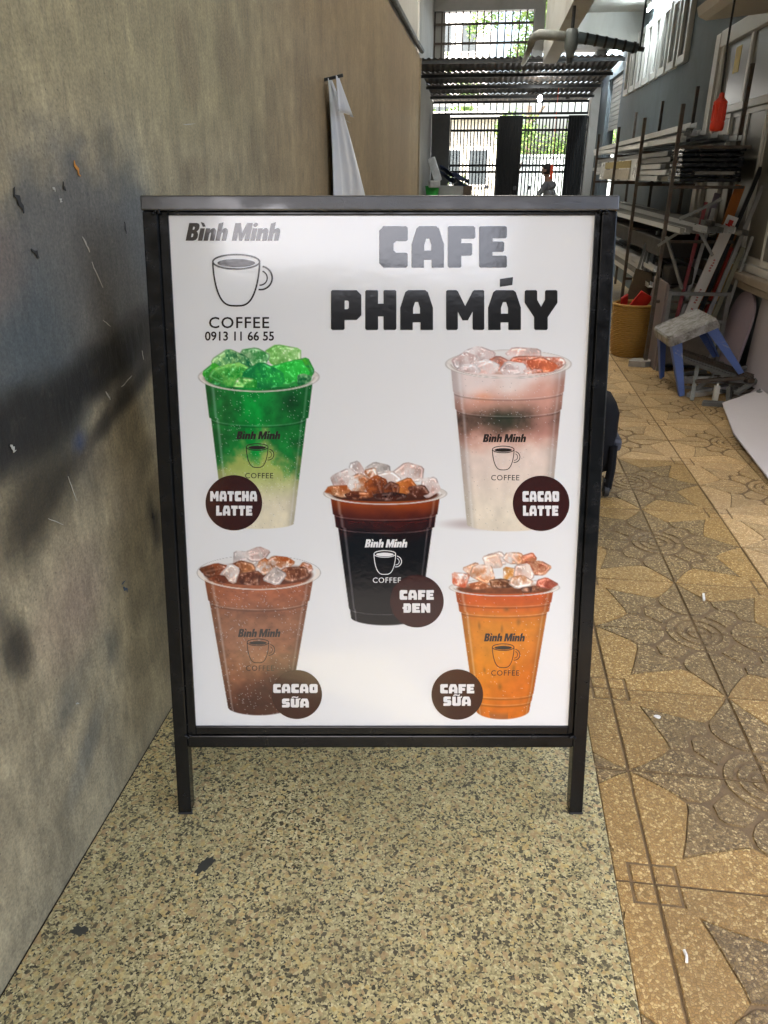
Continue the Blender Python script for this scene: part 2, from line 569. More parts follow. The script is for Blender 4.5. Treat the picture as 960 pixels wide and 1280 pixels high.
# ================================================================== LEFT WALL (painted plaster with overspray)
def wall_paint(y, z):
    """sRGB-ish colours over the wall, y along the passage, z up"""
    n = vnoise(y * 1.4, z * 1.4, 3, 5); n2 = vnoise(y * 6, z * 5, 5, 5); st = vnoise(y * 9, z * 0.9, 8, 4)
    base = np.array([124., 113., 88.])
    mot = vnoise(y * 22, z * 16, 55, 4); c = (.80 + .40 * mot[:, None]) * base[None] * (0.92 + 0.16 * n2[:, None]) * (0.86 + 0.28 * st[:, None])
    def lay(w, col):
        nonlocal c
        w = np.clip(w, 0, 1)[:, None]
        c = c * (1 - w) + np.array(col, float)[None] * w
    def blob(cy, cz, ry, rz, rot, soft=0.6, warp=0.5, seed=0):
        dy, dz = y - cy, z - cz
        a = (dy * math.cos(rot) + dz * math.sin(rot)) / ry
        b = (-dy * math.sin(rot) + dz * math.cos(rot)) / rz
        d = np.sqrt(a * a + b * b) + warp * 1.5 * (vnoise(y * 5 + seed, z * 6, 20 + seed, 5, 2.1, .6) - 0.5)
        return 1 - ss(1 - soft, 1 + soft * .4, d)
    # lighter yellowish upper band, browner far away
    lay(0.45 * ss(1.50, 1.75, z + 0.25 * (n - .5)) * (1 - ss(2.2, 4, y)), (137, 126, 90))
    lay(0.55 * ss(2.4, 4.5, y), (126, 104, 76))
    # broad grey-blue overspray
    lay(0.80 * blob(1.60, 1.28, .52, .30, .15, .25, .55, 1), (70, 69, 67))
    lay(0.65 * blob(1.36, 1.12, .22, .24, .2, .7, .5, 2), (52, 60, 63))
    lay(0.30 * blob(1.95, 1.36, .12, .26, .1, .7, .4, 3), (72, 80, 84))
    lay(0.4 * blob(1.28, 1.33, .14, .10, .2, .7, .4, 13), (104, 84, 70))
    # dark smears
    lay(1.1 * blob(1.55, 1.075, .52, .072, .14, .95, 1.0, 4), (20, 18, 14))
    lay(1.0 * blob(1.24, 1.07, .22, .075, .1, .95, .9, 5), (20, 17, 12))
    lay(0.95 * blob(1.72, .985, .38, .035, .26, .95, 1.3, 6), (30, 27, 22))
    lay(0.60 * blob(1.98, 1.11, .16, .05, .2, .9, .4, 16), (52, 47, 40))
    lay(0.85 * blob(1.28, .90, .19, .10, .3, .9, .5, 7), (36, 30, 18))
    lay(0.55 * blob(1.50, .90, .10, .12, .6, .9, .5, 8), (66, 58, 46))
    lay(0.75 * blob(1.475, .955, .03, .028, 0, .9, .2, 9), (38, 48, 74))
    lay(0.8 * blob(1.78, .62, .035, .085, .1, .95, 1.2, 10), (26, 22, 18))
    lay(0.75 * blob(1.12, .645, .045, .10, .2, .95, 1.3, 11), (30, 26, 18))
    lay(0.55 * blob(1.46, .42, .05, .08, .2, .95, 1.4, 12), (56, 56, 50))
    lay(0.6 * blob(1.22, .40, .12, .06, .5, .95, 1.2, 14), (58, 58, 53))
    lay(0.55 * blob(1.27, .25, .13, .05, .6, .9, .4, 15), (76, 76, 70))
    lay(0.5 * blob(1.84, .46, .14, .014, .8, .9, .3, 17), (60, 54, 46))
    lay(0.3 * blob(1.35, .62, .18, .16, .4, .9, .5, 18), (118, 92, 84))
    lay(0.35 * blob(1.65, .75, .12, .10, .3, .9, .5, 19), (138, 128, 112))
    lay(0.3 * blob(1.2, 1.62, .2, .07, .3, .8, .6, 21), (150, 138, 92))
    # damp blots around the top
    for k, (cy, cz, ry, rz) in enumerate([(2.35, 1.50, .10, .05), (2.8, 1.85, .16, .12), (3.3, 1.62, .12, .22), (3.9, 1.9, .25, .2), (2.4, 1.8, .1, .12), (6.3, 1.6, .5, .7), (8.4, 1.7, .4, .8)]):
        lay(0.32 * blob(cy, cz, ry, rz, 0, .5, .7, 30 + k), (96, 82, 62))
    lay(0.5 * (ss(6.9, 7.2, y) - ss(8.9, 9.2, y)), (112, 94, 72))
    lay(0.35 * ss(.62, .80, n) , (100, 90, 72))
    lay(0.5 * (1 - ss(0, .05, z + .03 * n2)), (84, 76, 62))
    return np.clip(lin(c / 255.0) * 1.55, 0, .8)
ny, nz = 330, 190
yy = 0.2 + (10.2 - 0.2) * (np.linspace(0, 1, ny) ** 2.2)
yy = np.concatenate([[-1.5, -.6], yy]); ny = len(yy)
zz = np.linspace(0.013, 2.78, nz)
Y, Z = np.meshgrid(yy, zz, indexing='ij')
bow = 0.004 * (vnoise(Y * 1.7, Z * 1.7, 77, 3) - .5)
verts = np.stack([XL + bow, Y, Z], -1).reshape(-1, 3)
idx = np.arange(ny * nz).reshape(ny, nz)
quads = np.stack([idx[:-1, :-1], idx[1:, :-1], idx[1:, 1:], idx[:-1, 1:]], -1).reshape(-1, 4)
wall = thing('plaster_wall', 'tall grimy plaster wall with dark paint overspray running along the left side', 'wall', (XL - .1, 4, 0))
me = bpy.data.meshes.new('plaster_face')
me.from_pydata(verts.tolist(), [], quads.tolist())
set_paint(me, wall_paint(Y.ravel(), Z.ravel()))
t = NT('sprayed_plaster')
v = t.coords((1, 1, 1))
a = t.n('ShaderNodeVertexColor', layer_name='paint')
vs_ = t.coords((1, 2.2, .5))
n1 = t.noise(vs_, 26, 6, 0.65, 0.4)
n2 = t.noise(v, 160, 3, 0.6)
n3 = t.noise(v, 7, 6, 0.7, 1.0)
c = t.mix(1.0, a.outputs[0], t.ramp(n1.outputs['Fac'], [(0.25, .70), (0.75, 1.24)]), 'MULTIPLY')
c = t.mix(1.0, c, t.ramp(n2.outputs['Fac'], [(0.3, .74), (0.7, 1.22)]), 'MULTIPLY')
c = t.mix(t.ramp(n3.outputs['Fac'], [(0.60, 0.0), (0.70, 0.30)]), c, (.10, .085, .06))
sp = t.n('ShaderNodeTexVoronoi', Scale=34.0); t.l(v, sp.inputs['Vector'])
c = t.mix(t.ramp(sp.outputs['Distance'], [(0.0, .7), (0.06, .55), (0.075, 0.0)]), c, (.045, .04, .03))
t.color(c)
t.l(t.ramp(n1.outputs['Fac'], [(0.3, .62), (0.7, .85)]), t.b.inputs['Roughness'])
hh = t.math('ADD', n2.outputs['Fac'], t.math('MULTIPLY', n1.outputs['Fac'], 1.6))
t.bump(hh, 0.32, 0.004)
me.materials.append(t.m)
me.polygons.foreach_set('use_smooth', [True] * len(me.polygons))
obj('plaster_face', me, wall)
g = MB(); g.box((XL - .2, -1.5, 0), (XL - .006, 10.2, 2.775)); g.box((XL - .02, 10.202, 0), (XL + .012, 10.32, 2.76))
g.build('wall_core', mat('far_plaster', (.22, .175, .115), .85, 0, .2, 3, .2), wall)
# flakes, chips and scratches: thin scabs of paint standing on the plaster
CH = {'orange': (.55, .22, .03), 'pale': (.42, .40, .34), 'black': (.018, .017, .015), 'blue': (.06, .09, .14)}
def chip(points, colour, thick=.0012):
    m = MB()
    m.prism(points, 0, thick, 0, lambda a, b, c: (XL + .0025 + c, a, b))
    o = m.build('paint_chip', mat('chip_' + colour, CH[colour], .7, 0, .2, 60, .1), wall)
def streak(y0, z0, y1, z1, w, colour, seed):
    r = random.Random(seed); L, Rr = [], []
    w *= .62; y1 = y0 + (y1 - y0) * .8; z1 = z0 + (z1 - z0) * .8; d = Vector((y1 - y0, z1 - z0)); nn = Vector((-d.y, d.x)).normalized()
    for i in range(6):
        k = i / 5; ww = w * (0.25 + 0.9 * math.sin(math.pi * min(.97, max(.06, k)))) * r.uniform(.6, 1.3)
        p = Vector((y0, z0)) + d * k + nn * r.uniform(-.6, .6) * w
        L.append(tuple(p + nn * ww / 2)); Rr.append(tuple(p - nn * ww / 2))
    chip(L + Rr[::-1], colour)
streak(1.64, 1.525, 1.665, 1.49, .012, 'orange', 1)
streak(1.40, 1.475, 1.43, 1.425, .016, 'black', 2)
streak(1.27, 1.53, 1.275, 1.50, .012, 'black', 3)
streak(1.425, 1.37, 1.45, 1.345, .012, 'black', 4)
streak(1.625, 1.375, 1.655, 1.335, .006, 'pale', 5); streak(1.65, 1.32, 1.69, 1.245, .005, 'pale', 6)
streak(1.54, 1.478, 1.55, 1.468, .010, 'pale', 7); streak(1.58, 1.485, 1.59, 1.465, .010, 'black', 8)
streak(1.84, 1.395, 1.842, 1.36, .006, 'black', 9); streak(1.56, 1.455, 1.565, 1.445, .01, 'pale', 10)
streak(1.62, 1.03, 1.64, 1.00, .006, 'pale', 11); streak(1.70, 1.02, 1.78, 1.035, .004, 'pale', 12)
streak(1.84, 1.08, 1.845, 1.05, .004, 'pale', 13); streak(1.765, .645, 1.775, .615, .014, 'black', 14)
streak(1.555, .535, 1.57, .505, .010, 'blue', 15); streak(1.545, .545, 1.57, .545, .004, 'blue', 25)
streak(1.30, .845, 1.36, .80, .003, 'pale', 16); streak(1.40, .90, 1.42, .82, .002, 'pale', 17)
streak(1.26, .395, 1.275, .385, .006, 'pale', 18); streak(1.96, .52, 1.97, .47, .006, 'black', 19)
streak(1.23, 1.03, 1.245, 1.01, .01, 'pale', 20); streak(1.66, 1.19, 1.70, 1.165, .003, 'pale', 21)
streak(1.90, .40, 1.925, .30, .008, 'black', 22); streak(2.3, 1.63, 2.42, 1.64, .003, 'pale', 23); streak(4.9, 1.80, 5.25, 1.79, .008, 'pale', 24)

# upper storey above the plaster, and the set-back side wall near the gate
M_PALEW = mat('pale_upper_wall', (.45, .44, .41), .85, 0, .12, 1.2, .1, dirt=(.30, .28, .24))
g = MB(); g.box((XL - .2, -1.5, 2.781), (XL - .03, 10.2, 5.73)); g.box((-1.45, 10.205, 0), (-1.2, 12.9, 5.73)); g.box((-1.45, 12.9015, 0), (-1.2, 17.2, 5.599)); g.box((-1.199, 10.33, 0), (-.9, 10.36, 5.6))
single('side_wall', g, M_PALEW, 'pale painted wall above and beyond the grimy plaster wall', 'wall')
g = MB(); g.tube([(XL + .0, 2.6, 2.86), (XL + .0, 9.8, 2.86), (XL + .02, 10.3, 2.84)], .028, 8)
single('wall_pipe', g, M_DARK, 'dark pipe running along the top of the left wall', 'pipe')

# overhead: unseen roof slabs shaped to block sun and bounce light, then the mezzanine
g = MB(); g.box((XL - .03, -3.5, 4.1), (2.7, 3.5, 4.3), bev=.01); g.box((XL - .03, 3.501, 4.1), (.719, 3.64, 5.74)); g.box((.7205, 3.501, 4.1), (2.7, 3.6, 5.599)); g.box((.721, 3.5, 5.6), (6.5, 12.901, 5.75)); g.box((-1.46, 12.902, 5.6), (6.5, 17.4, 5.75))
canopy = single('canopy_roof', g, mat('bounce_underside', (.42, .40, .35), .85, 0, .15, 2, .1), 'unseen flat pale roof slab over the passage, shaped to block sun and bounce light', 'roof')
t = NT('translucent_sheet')
tr = t.n('ShaderNodeBsdfTranslucent'); tr.inputs[0].default_value = (.62, .63, .58, 1)
mx = t.n('ShaderNodeMixShader'); mx.inputs[0].default_value = .25
t.l(tr.outputs[0], mx.inputs[1]); t.l(t.b.outputs[0], mx.inputs[2])
t.color((.6, .6, .56))
t.l(mx.outputs[0], t.t.nodes['Material Output'].inputs[0])
g = MB(); vs_l, fs_l = [], []
for i in range(61):
    x = -1.25 + 1.97 * i / 60; z = 5.68 + .018 * math.sin(i * 2 * math.pi / 6)
    vs_l += [(x, 3.62, z), (x, 12.9, z)]
for i in range(60): fs_l.append((2 * i, 2 * i + 2, 2 * i + 3, 2 * i + 1))
g.add(vs_l, fs_l)
single('diffuser_sheet', g, t.m, 'translucent corrugated skylight sheet added unseen over the light well to spread sunlight', 'diffuser')  # added out of view, scatters sun down into the passage
mez = thing('mezzanine', 'white mezzanine ceiling with a long beam above the rack', 'ceiling', (1.5, 9, 3.27))
g = MB(); g.box((.72, 5.2, 3.0), (.92, 13.0, 5.6), bev=.004); g.build('beam', M_CEIL, mez)
g = MB(); g.box((.921, 5.2, 3.62), (XR - .001, 12.96, 3.78)); g.build('soffit', M_CEIL, mez)
g = MB(); g.box((.922, 12.962, 3.25), (XR - .002, 13.12, 3.78)); g.build('cross_beam', M_CEIL, mez)
g = MB(); g.box((.921, 13.122, 3.66), (XR - .001, 17.2, 3.8)); g.build('rear_soffit', M_PALEW, mez)

# ================================================================== RIGHT BUILDING
bld = thing('workshop_wall', 'blue-grey painted workshop wall on the right with window and roller door', 'building', (XR + .1, 9, 0))
g = MB()
T = .18
def wbox(y0, y1, z0, z1): g.box((XR, y0, z0), (XR + T, y1, z1))
wbox(3.4, 8.2, 0, .80); wbox(3.4, 8.2, 2.62, 5.6); wbox(3.4, 4.4, .801, 2.619)
wbox(8.201, 14.3, 0, 5.6); wbox(14.301, 15.9, 3.05, 5.6); wbox(15.901, 17.35, 0, 5.6)
g.build('wall', M_BLUEWALL, bld)
g = MB(); g.box((XR + .62, 4.0, 0), (XR + .7, 8.6, 3.0)); g.box((XR + .9, 13.9, 0), (XR + 1, 16.3, 3.2)); g.build('room_dark_panel', M_DIMROOM, bld)  # dark backing panels: the shade inside the rooms is put into their colour
# big near window
t = NT('dusty_glass')
v = t.coords((1, 1, .7))
n1 = t.noise(v, 3, 4, .6, .3)
t.color(t.ramp(n1.outputs['Fac'], [(.3, (.145, .14, .115)), (.7, (.175, .165, .135))]))
t.b.inputs['Roughness'].default_value = .3
M_GLASS = t.m
win = MB()
Y0, Y1, Z0, Z1, ZT = 4.4, 8.2, .80, 2.62, 2.02
fx0, fx1 = XR - .05, XR + .06
win.box((fx0, Y1 - .09, Z0 + .001), (fx1, Y1 + .015, Z1), bev=.006); win.box((fx0 - .02, Y1 + .016, Z0 + .001), (fx0 + .049, Y1 + .17, Z1 + .05), bev=.008)
win.box((fx0, Y0, Z0 + .001), (fx1, Y0 + .09, Z1), bev=.006)
win.box((fx0 - .015, Y0, Z1 - .07), (fx1 - .001, Y1 + .02, Z1 + .06), bev=.006)
win.box((fx0 + .001, Y0 + .091, ZT - .03), (fx1 - .002, Y1 - .091, ZT + .03), bev=.005)
win.box((fx0 + .002, Y0 + .091, Z0 + .002), (fx1 - .002, Y1 - .091, Z0 + .06), bev=.005)
wf = win.build('window', M_WHITE, bld)
for k, yc in enumerate((7.35, 6.55, 5.75, 4.95)):
    g = MB(); g.box((fx0 + .012, yc - .03, ZT + .031), (fx1 - .01, yc + .03, Z1 - .071)); g.build('upper_mullion', M_WHITE, wf)
ys = [8.109, 7.62, 7.14, 6.66, 6.18, 5.70, 5.22, 4.492]
for k in range(len(ys) - 1):
    a, b = ys[k + 1], ys[k]
    off = .012 * (k % 2)
    g = MB()
    g.box((fx0 + .02 + off, a + .002, Z0 + .062), (fx0 + .045 + off, a + .032, ZT - .032)); g.box((fx0 + .02 + off, b - .032, Z0 + .062), (fx0 + .045 + off, b - .002, ZT - .032))
    g.box((fx0 + .021 + off, a + .033, ZT - .07), (fx0 + .044 + off, b - .033, ZT - .033)); g.box((fx0 + .021 + off, a + .033, Z0 + .063), (fx0 + .044 + off, b - .033, Z0 + .11))
    g.build('sash', M_WHITE, wf)
    g = MB(); g.box((fx0 + .030 + off, a + .033, Z0 + .111), (fx0 + .035 + off, b - .033, ZT - .071)); g.build('pane', M_GLASS, wf)
ysu = [8.109, 7.38, 7.32, 6.58, 6.52, 5.78, 5.72, 4.98, 4.92, 4.492]
for k in range(0, len(ysu), 2):
    g = MB(); g.box((fx0 + .03, ysu[k + 1] + .001, ZT + .031), (fx0 + .035, ysu[k] - .001, Z1 - .072)); g.build('pane', M_GLASS, wf)
g = MB(); g.box((XR - .11, 4.3, .74), (XR - .0005, 8.24, .798), bev=.01); g.box((XR - .085, 4.32, .68), (XR - .0006, 8.22, .739), bev=.012)
g.build('sill', mat('sill_stone', (.34, .29, .23), .7, 0, .2, 8, .2), bld)
g = MB(); g.box((fx0 + .027, 7.66, 2.30), (fx0 + .0292, 7.82, 2.50)); o = g.build('sticker', mat('yellow_sticker', (.75, .55, .06), .5, 0, .2), bld)
# roller door
rd = MB()
for k in range(11):
    z = 3.04 - .075 * (k + 1)
    rd = MB(); rd.box((XR + .06, 14.302, z + .004), (XR + .085, 15.898, z + .074), bev=.008); rd.build('shutter_slat', mat('shutter_paint', (.30, .30, .28), .5, .3, .2), bld)
g = MB(); g.box((XR + .04, 14.304, 0), (XR + .12, 14.38, 3.04)); g.box((XR + .04, 15.82, 0), (XR + .12, 15.897, 3.04)); g.build('door_jamb', M_BLUEWALL, bld)
# narrow windows in a row
ORD = ['first', 'second', 'third', 'fourth', 'fifth', 'sixth', 'seventh', 'eighth']
for k in range(8):
    y1 = 13.75 - k * .52
    w = thing('narrow_window', 'narrow white-framed window high on the blue-grey wall, %s counted from the roller door' % ORD[k], 'window', (XR, y1 - .21, 2.62), 'narrow windows in a row high on the wall')
    a, b, z0, z1 = y1 - .40, y1, 2.62, 3.36
    x0 = XR - .055
    g = MB(); g.box((x0, a, z0), (XR - .001, a + .07, z1), bev=.006); g.box((x0, b - .07, z0), (XR - .001, b, z1), bev=.006)
    g.box((x0 + .002, a + .071, z1 - .07), (XR - .002, b - .071, z1)); g.box((x0 + .002, a + .071, z0), (XR - .002, b - .071, z0 + .08))
    g.build('frame', M_WHITE, w)
    g = MB(); g.box((x0 + .03, a + .0711, z0 + .081), (x0 + .036, b - .0711, z1 - .0701)); g.build('pane', mat('open_dark_glass', (.06, .045, .035), .2) if k == 7 else mat('frosted_glass', (.26, .27, .26), .25, 0, .12, 5, .05), w)
# corner column beside the gate
g = MB(); g.box((1.93, 16.86, 0), (XR - .003, 17.3, 3.655), bev=.01)
single('corner_column', g, M_PALEW, 'pale square column between gate and roller door', 'column')

# ================================================================== TUBE LAMPS
M_TUBE = emit('lit_tube', (.85, .95, 1.0), 30.0)
for (y0, y1, lab) in ((10.9, 12.2, 'lit fluorescent tube under the mezzanine ceiling above the narrow windows'), (14.6, 15.8, 'lit fluorescent tube on the wall above the roller door')):
    zc = 3.50 if y0 < 12.5 else 3.44
    L = thing('tube_lamp', lab, 'lamp', (XR - .1, (y0 + y1) / 2, zc), 'fluorescent tube lamps')
    g = MB(); g.box((XR - .10, y0, zc + .02), (XR - .002, y1, zc + .07), bev=.006); g.build('housing', M_WHITE, L)
    g = MB(); g.cyl((XR - .09, y0 + .05, zc), (XR - .09, y1 - .05, zc), .016); g.build('tube', M_TUBE, L)
    for yy_ in (y0 + .03, y1 - .05):
        g = MB(); g.box((XR - .105, yy_, zc - .02), (XR - .075, yy_ + .018, zc + .019)); g.build('socket', M_WHITE, L)
L = thing('bulb_lamp', 'small lit white bulb hanging below the corrugated roof near the gate', 'lamp', (.83, 15, 2.66))
g = MB(); g.lathe([(.001, 2.655), (.03, 2.67), (.042, 2.70), (.035, 2.735), (.02, 2.755)], (.83, 15, 0), 16); g.build('bulb', emit('lit_bulb', (1, .98, .95), 40), L, smooth=True)
g = MB(); g.cyl((.83, 15, 2.755), (.83, 15, 2.81), .02); g.cyl((.83, 15, 2.811), (.83, 15, 2.97), .005, n=6); g.build('socket', M_DARK, L)

# ================================================================== CORRUGATED ROOF, GATE, GRILLES
rf = thing('corrugated_roof', 'dark corrugated metal roof over the gate end of the passage', 'roof', (.4, 15, 2.85))
M_TIN = mat('old_tin', (.035, .035, .032), .8, 0, .35, 6, .1, dirt=(.12, .08, .05))
nx = 150
for k in range(4):
    ya, yb = 13.05 + 1.1 * k, 14.30 + 1.1 * k
    za = 3.10 - .028 * k - .035 * 1.1 * k; zb = za - .035 * (yb - ya)
    m = MB(); vs_l, fs_l = [], []
    for i in range(nx + 1):
        x = -1.19 + 3.10 * i / nx
        zw = .012 * math.sin(i * 2 * math.pi / 4.4)
        for (yq, zq) in ((ya, za), (yb, zb)):
            vs_l += [(x, yq, zq + zw), (x, yq, zq + zw + .002)]
    for i in range(nx):
        a = i * 4; b = a + 4
        fs_l += [(a, a + 2, b + 2, b), (a + 1, b + 1, b + 3, a + 3), (a, b, b + 1, a + 1), (a + 2, a + 3, b + 3, b + 2)]
    m.add(vs_l, fs_l); m.build('roof_sheet', M_TIN, rf)
for yq, zq in ((13.07, 3.085), (14.17, 3.015), (15.27, 2.95), (16.37, 2.885)):
    m = MB(); m.box((-1.19, yq, zq - .055), (1.92, yq + .04, zq - .01)); m.build('purlin', M_DARK, rf)

GY = 17.0
def grille(name, label, x0, x1, z0, z1, y, pitch, r, rails, mtl, cat='grille'):
    gt = thing(name, label, cat, ((x0 + x1) / 2, y, z0))
    n = int(round((x1 - x0) / pitch))
    bmesh_ = None
    for i in range(n + 1):
        x = x0 + (x1 - x0) * i / n
        if bmesh_ is None:
            m = MB(); m.box((-r, -r, 0), (r, r, z1 - z0)); bmesh_ = m.mesh('bar', mtl)
        o = obj('bar', bmesh_, gt, world=False); o.location = (x - (x0 + x1) / 2, 0, 0)
    for z in rails:
        m = MB(); m.box((x0 - r, y - .022, z - .022), (x1 + r, y - r - .0005, z + .022)); m.build('rail', mtl, gt)
    return gt
M_GATE = mat('gate_paint', (.014, .016, .018), .5, .3, .3)
gate = grille('sliding_gate', 'dark folding metal gate of close vertical bars at the end of the passage', -.80, 1.92, .05, 2.55, GY, 0.068, .0125, (2.53, 2.31, 1.665, 1.545, .15), M_GATE, 'gate')
for (x0, x1) in ((.165, .64), (1.53, 1.90)):
    n = int((x1 - x0) / .05)
    m = MB(); m.box((x0, GY - .045, .04), (x1, GY - .035, 2.57)); fp = m.build('folded_panel', M_GATE, gate)
    for i in range(n):
        xa = x0 + (x1 - x0) * i / n
        m = MB(); m.box((xa + .006, GY - .075, .05), (xa + .036, GY - .0455, 2.56), bev=.004); m.build('slat', M_GATE, fp)
m = MB(); m.box((-1.19, GY - .06, .04), (-.815, GY - .02, 2.60), bev=.005); m.build('solid_panel', mat('grey_sheet', (.12, .125, .125), .5, .2, .15), gate)
grille('transom_grille', 'thin bar grille strip just above the gate', -1.18, 1.9, 2.60, 2.83, GY + .05, .13, .010, (2.82, 2.61), M_GATE)
grille('window_grille', 'rusty square-bar security grille filling the tall opening above the corrugated roof', -1.18, .72, 2.95, 4.45, GY + .05, .136, .012, (3.83, 4.15, 3.3), M_STEEL)
g = MB(); g.box((-1.2, 16.98, 4.36), (.92, 17.2, 5.6)); g.box((-1.199, 17.08, 2.9), (-.98, 17.2, 4.359)); g.box((.721, 16.9, 2.95), (.92, 17.2, 4.359))
single('opening_surround', g, M_PALEW, 'pale wall framing the barred opening above the corrugated roof', 'wall')

# ================================================================== BEYOND THE GATE
g = MB(); g.box((-30, 17.7, -.055), (30, 60, -.02)); tag(g.build('road', mat('pale_road', (.30, .29, .27), .9, 0, .15, 1, .2)), kind='structure')
bw = thing('boundary_wall', 'pale green boundary wall across the road behind the gate', 'wall', (2, 24, 0))
g = MB(); g.box((.4, 24, 0), (9, 24.18, 1.95)); g.box((.36, 23.97, 1.951), (9.04, 24.21, 2.02)); g.build('panel', mat('pale_green_paint', (.50, .58, .56), .8, 0, .08, 1, .1), bw)
for k in range(4):
    g = MB(); g.box((.36 + k * 2.2, 23.94, 0), (.62 + k * 2.2, 23.998, 2.1)); g.build('pier', mat('pink_plaster', (.52, .40, .34), .8, 0, .1), bw)

def leaves(m, centre, rad, n, size, seed, flat=1.0):
    r = random.Random(seed)
    clumps = [(Vector((r.gauss(0, .45), r.gauss(0, .45), r.gauss(0, .45))), r.uniform(.25, .5)) for _ in range(16)]
    for _ in range(n):
        c, cr = r.choice(clumps)
        d = Vector((r.gauss(0, 1), r.gauss(0, 1), r.gauss(0, 1))).normalized() * cr * r.random() ** .4
        p = c + d
        p = Vector((p.x * rad[0], p.y * rad[1], p.z * rad[2])) + Vector(centre)
        a = Vector((r.gauss(0, 1), r.gauss(0, 1), r.gauss(0, .6))).normalized()
        b = a.orthogonal().normalized()
        b = Matrix.Rotation(r.uniform(0, 6.28), 3, a) @ b
        L, W = size * r.uniform(.7, 1.4), size * .38
        m.add([p - a * L / 2, p + b * W / 2, p + a * L / 2, p - b * W / 2], [(0, 1, 2, 3)], 0)
M_LEAF = NT('leaf')
oi = M_LEAF.n('ShaderNodeNewGeometry')
M_LEAF.color(M_LEAF.ramp(oi.outputs['Random Per Island'], [(0, (.035, .09, .012)), (.5, (.09, .18, .025)), (1, (.19, .28, .05))]))
M_LEAF.b.inputs['Roughness'].default_value = .5
M_LEAF.b.inputs['Transmission Weight'].default_value = 0.0
M_LEAF = M_LEAF.m
M_BARK = mat('bark', (.13, .10, .075), .9, 0, .3, 10, .5, (1, 1, .3))
def tree(name, label, x, y, h, crown, n, size, seed, group=None):
    T_ = thing(name, label, 'tree', (x, y, -.03), group)
    r = random.Random(seed)
    g = MB(); g.tube([(x, y, -.03), (x + .05, y, h * .3), (x - .04, y + .05, h * .6), (x, y, h * .8)], [.13, .10, .08, .05], 9)
    for k in range(6):
        a = r.uniform(0, 6.28); z0 = h * r.uniform(.45, .72)
        g.tube([(x, y, z0), (x + math.cos(a) * crown[0] * .35, y + math.sin(a) * crown[1] * .35, z0 + crown[2] * .3), (x + math.cos(a) * crown[0] * .6, y + math.sin(a) * crown[1] * .6, z0 + crown[2] * .6)], [.05, .035, .012], 6)
    g.build('trunk', M_BARK, T_)
    m = MB(); leaves(m, (x, y, h), crown, n, size, seed); 
    me_ = bpy.data.meshes.new('crown'); me_.from_pydata(m.v, [], m.f); me_.materials.append(M_LEAF); obj('crown', me_, T_)
tree('street_tree', 'leafy green tree seen through the barred opening above the roof', 1.15, 25.5, 5.9, (1.35, 1.6, 1.6), 5200, .16, 5)
tree('street_tree', 'small yellow-green tree left of the leafy tree behind the upper grille', -1.1, 27.5, 3.6, (.8, 1.0, 1.2), 1500, .15, 8)
tree('street_tree', 'slim tree behind the gate between pale house and hedge', .62, 23.3, 2.5, (.55, .5, .6), 1300, .12, 9)
hd = thing('hedge', 'bright green clipped hedge above the pale boundary wall', 'hedge', (2, 24.6, 0))
m = MB()
for k in range(8): leaves(m, (.9 + k * .55, 24.75, 2.25), (.75, .6, .75), 800, .10, 40 + k)
me_ = bpy.data.meshes.new('foliage'); me_.from_pydata(m.v, [], m.f); me_.materials.append(M_LEAF); obj('foliage', me_, hd)
g = MB()
for k in range(8): g.tube([(.9 + k * .55, 24.75, -.03), (.93 + k * .55, 24.75, 1.2), (.88 + k * .55, 24.78, 2.4)], [.03, .025, .01], 6)
g.build('stems', M_BARK, hd)
g = MB()
bush = thing('low_bush', 'low bright green bush at the foot of the road left of the scooter', 'bush', (-.6, 18.6, -.02))
m = MB(); leaves(m, (-.62, 18.7, .75), (.28, .3, .9), 1500, .07, 77)
me_ = bpy.data.meshes.new('foliage'); me_.from_pydata(m.v, [], m.f); me_.materials.append(M_LEAF); obj('foliage', me_, bush)
g = MB(); g.tube([(-.62, 18.7, -.03), (-.6, 18.7, .6), (-.64, 18.7, 1.2)], [.02, .016, .008], 6); g.build('stem', M_BARK, bush)

def house(name, label, x0, x1, y0, y1, h, wins, mtl, roof_c):
    T_ = thing(name, label, 'house', ((x0 + x1) / 2, y0, -.03))
    g = MB(); g.box((x0, y0, -.03), (x1, y1, h)); g.build('wall', mtl, T_)
    g = MB(); g.box((x0 - .25, y0 - .45, h + .002), (x1 + .25, y1 + .2, h + .18), bev=.02); g.build('roof', mat(name + '_roof', roof_c, .8), T_)
    for (a, b, c, d) in wins:
        g = MB(); g.box((a - .07, y0 - .05, c - .07), (b + .07, y0 - .001, d + .07)); f_ = g.build('window', M_WHITE, T_)
        g = MB(); g.box((a, y0 - .055, c), (b, y0 - .0505, d)); g.build('pane', mat('far_glass', (.05, .06, .065), .15), f_)
house('pale_house', 'pale single-storey house across the road with dark windows', -3.6, .25, 26.5, 31, 3.1, [(-1.5, -.95, 1.2, 2.2), (-.6, -.05, 1.2, 2.2), (-2.8, -2.0, 1.0, 2.1)], mat('cream_render', (.60, .57, .48), .85, 0, .06), (.45, .45, .42))
house('white_block', 'tall white building block behind the trees above the roof', -5.5, -.2, 38, 44, 9.5, [(-2.6, -1.9, 6.4, 7.4), (-1.4, -.8, 6.4, 7.4), (-2.6, -1.9, 3.6, 4.8), (-1.4, -.8, 3.6, 4.8)], mat('white_render', (.72, .71, .68), .85, 0, .05), (.5, .5, .48))
aw = MB(); aw.box((-2.2, 19.4, 3.10), (3.4, 21.8, 3.14), rot=Matrix.Rotation(0, 3, 'X'))
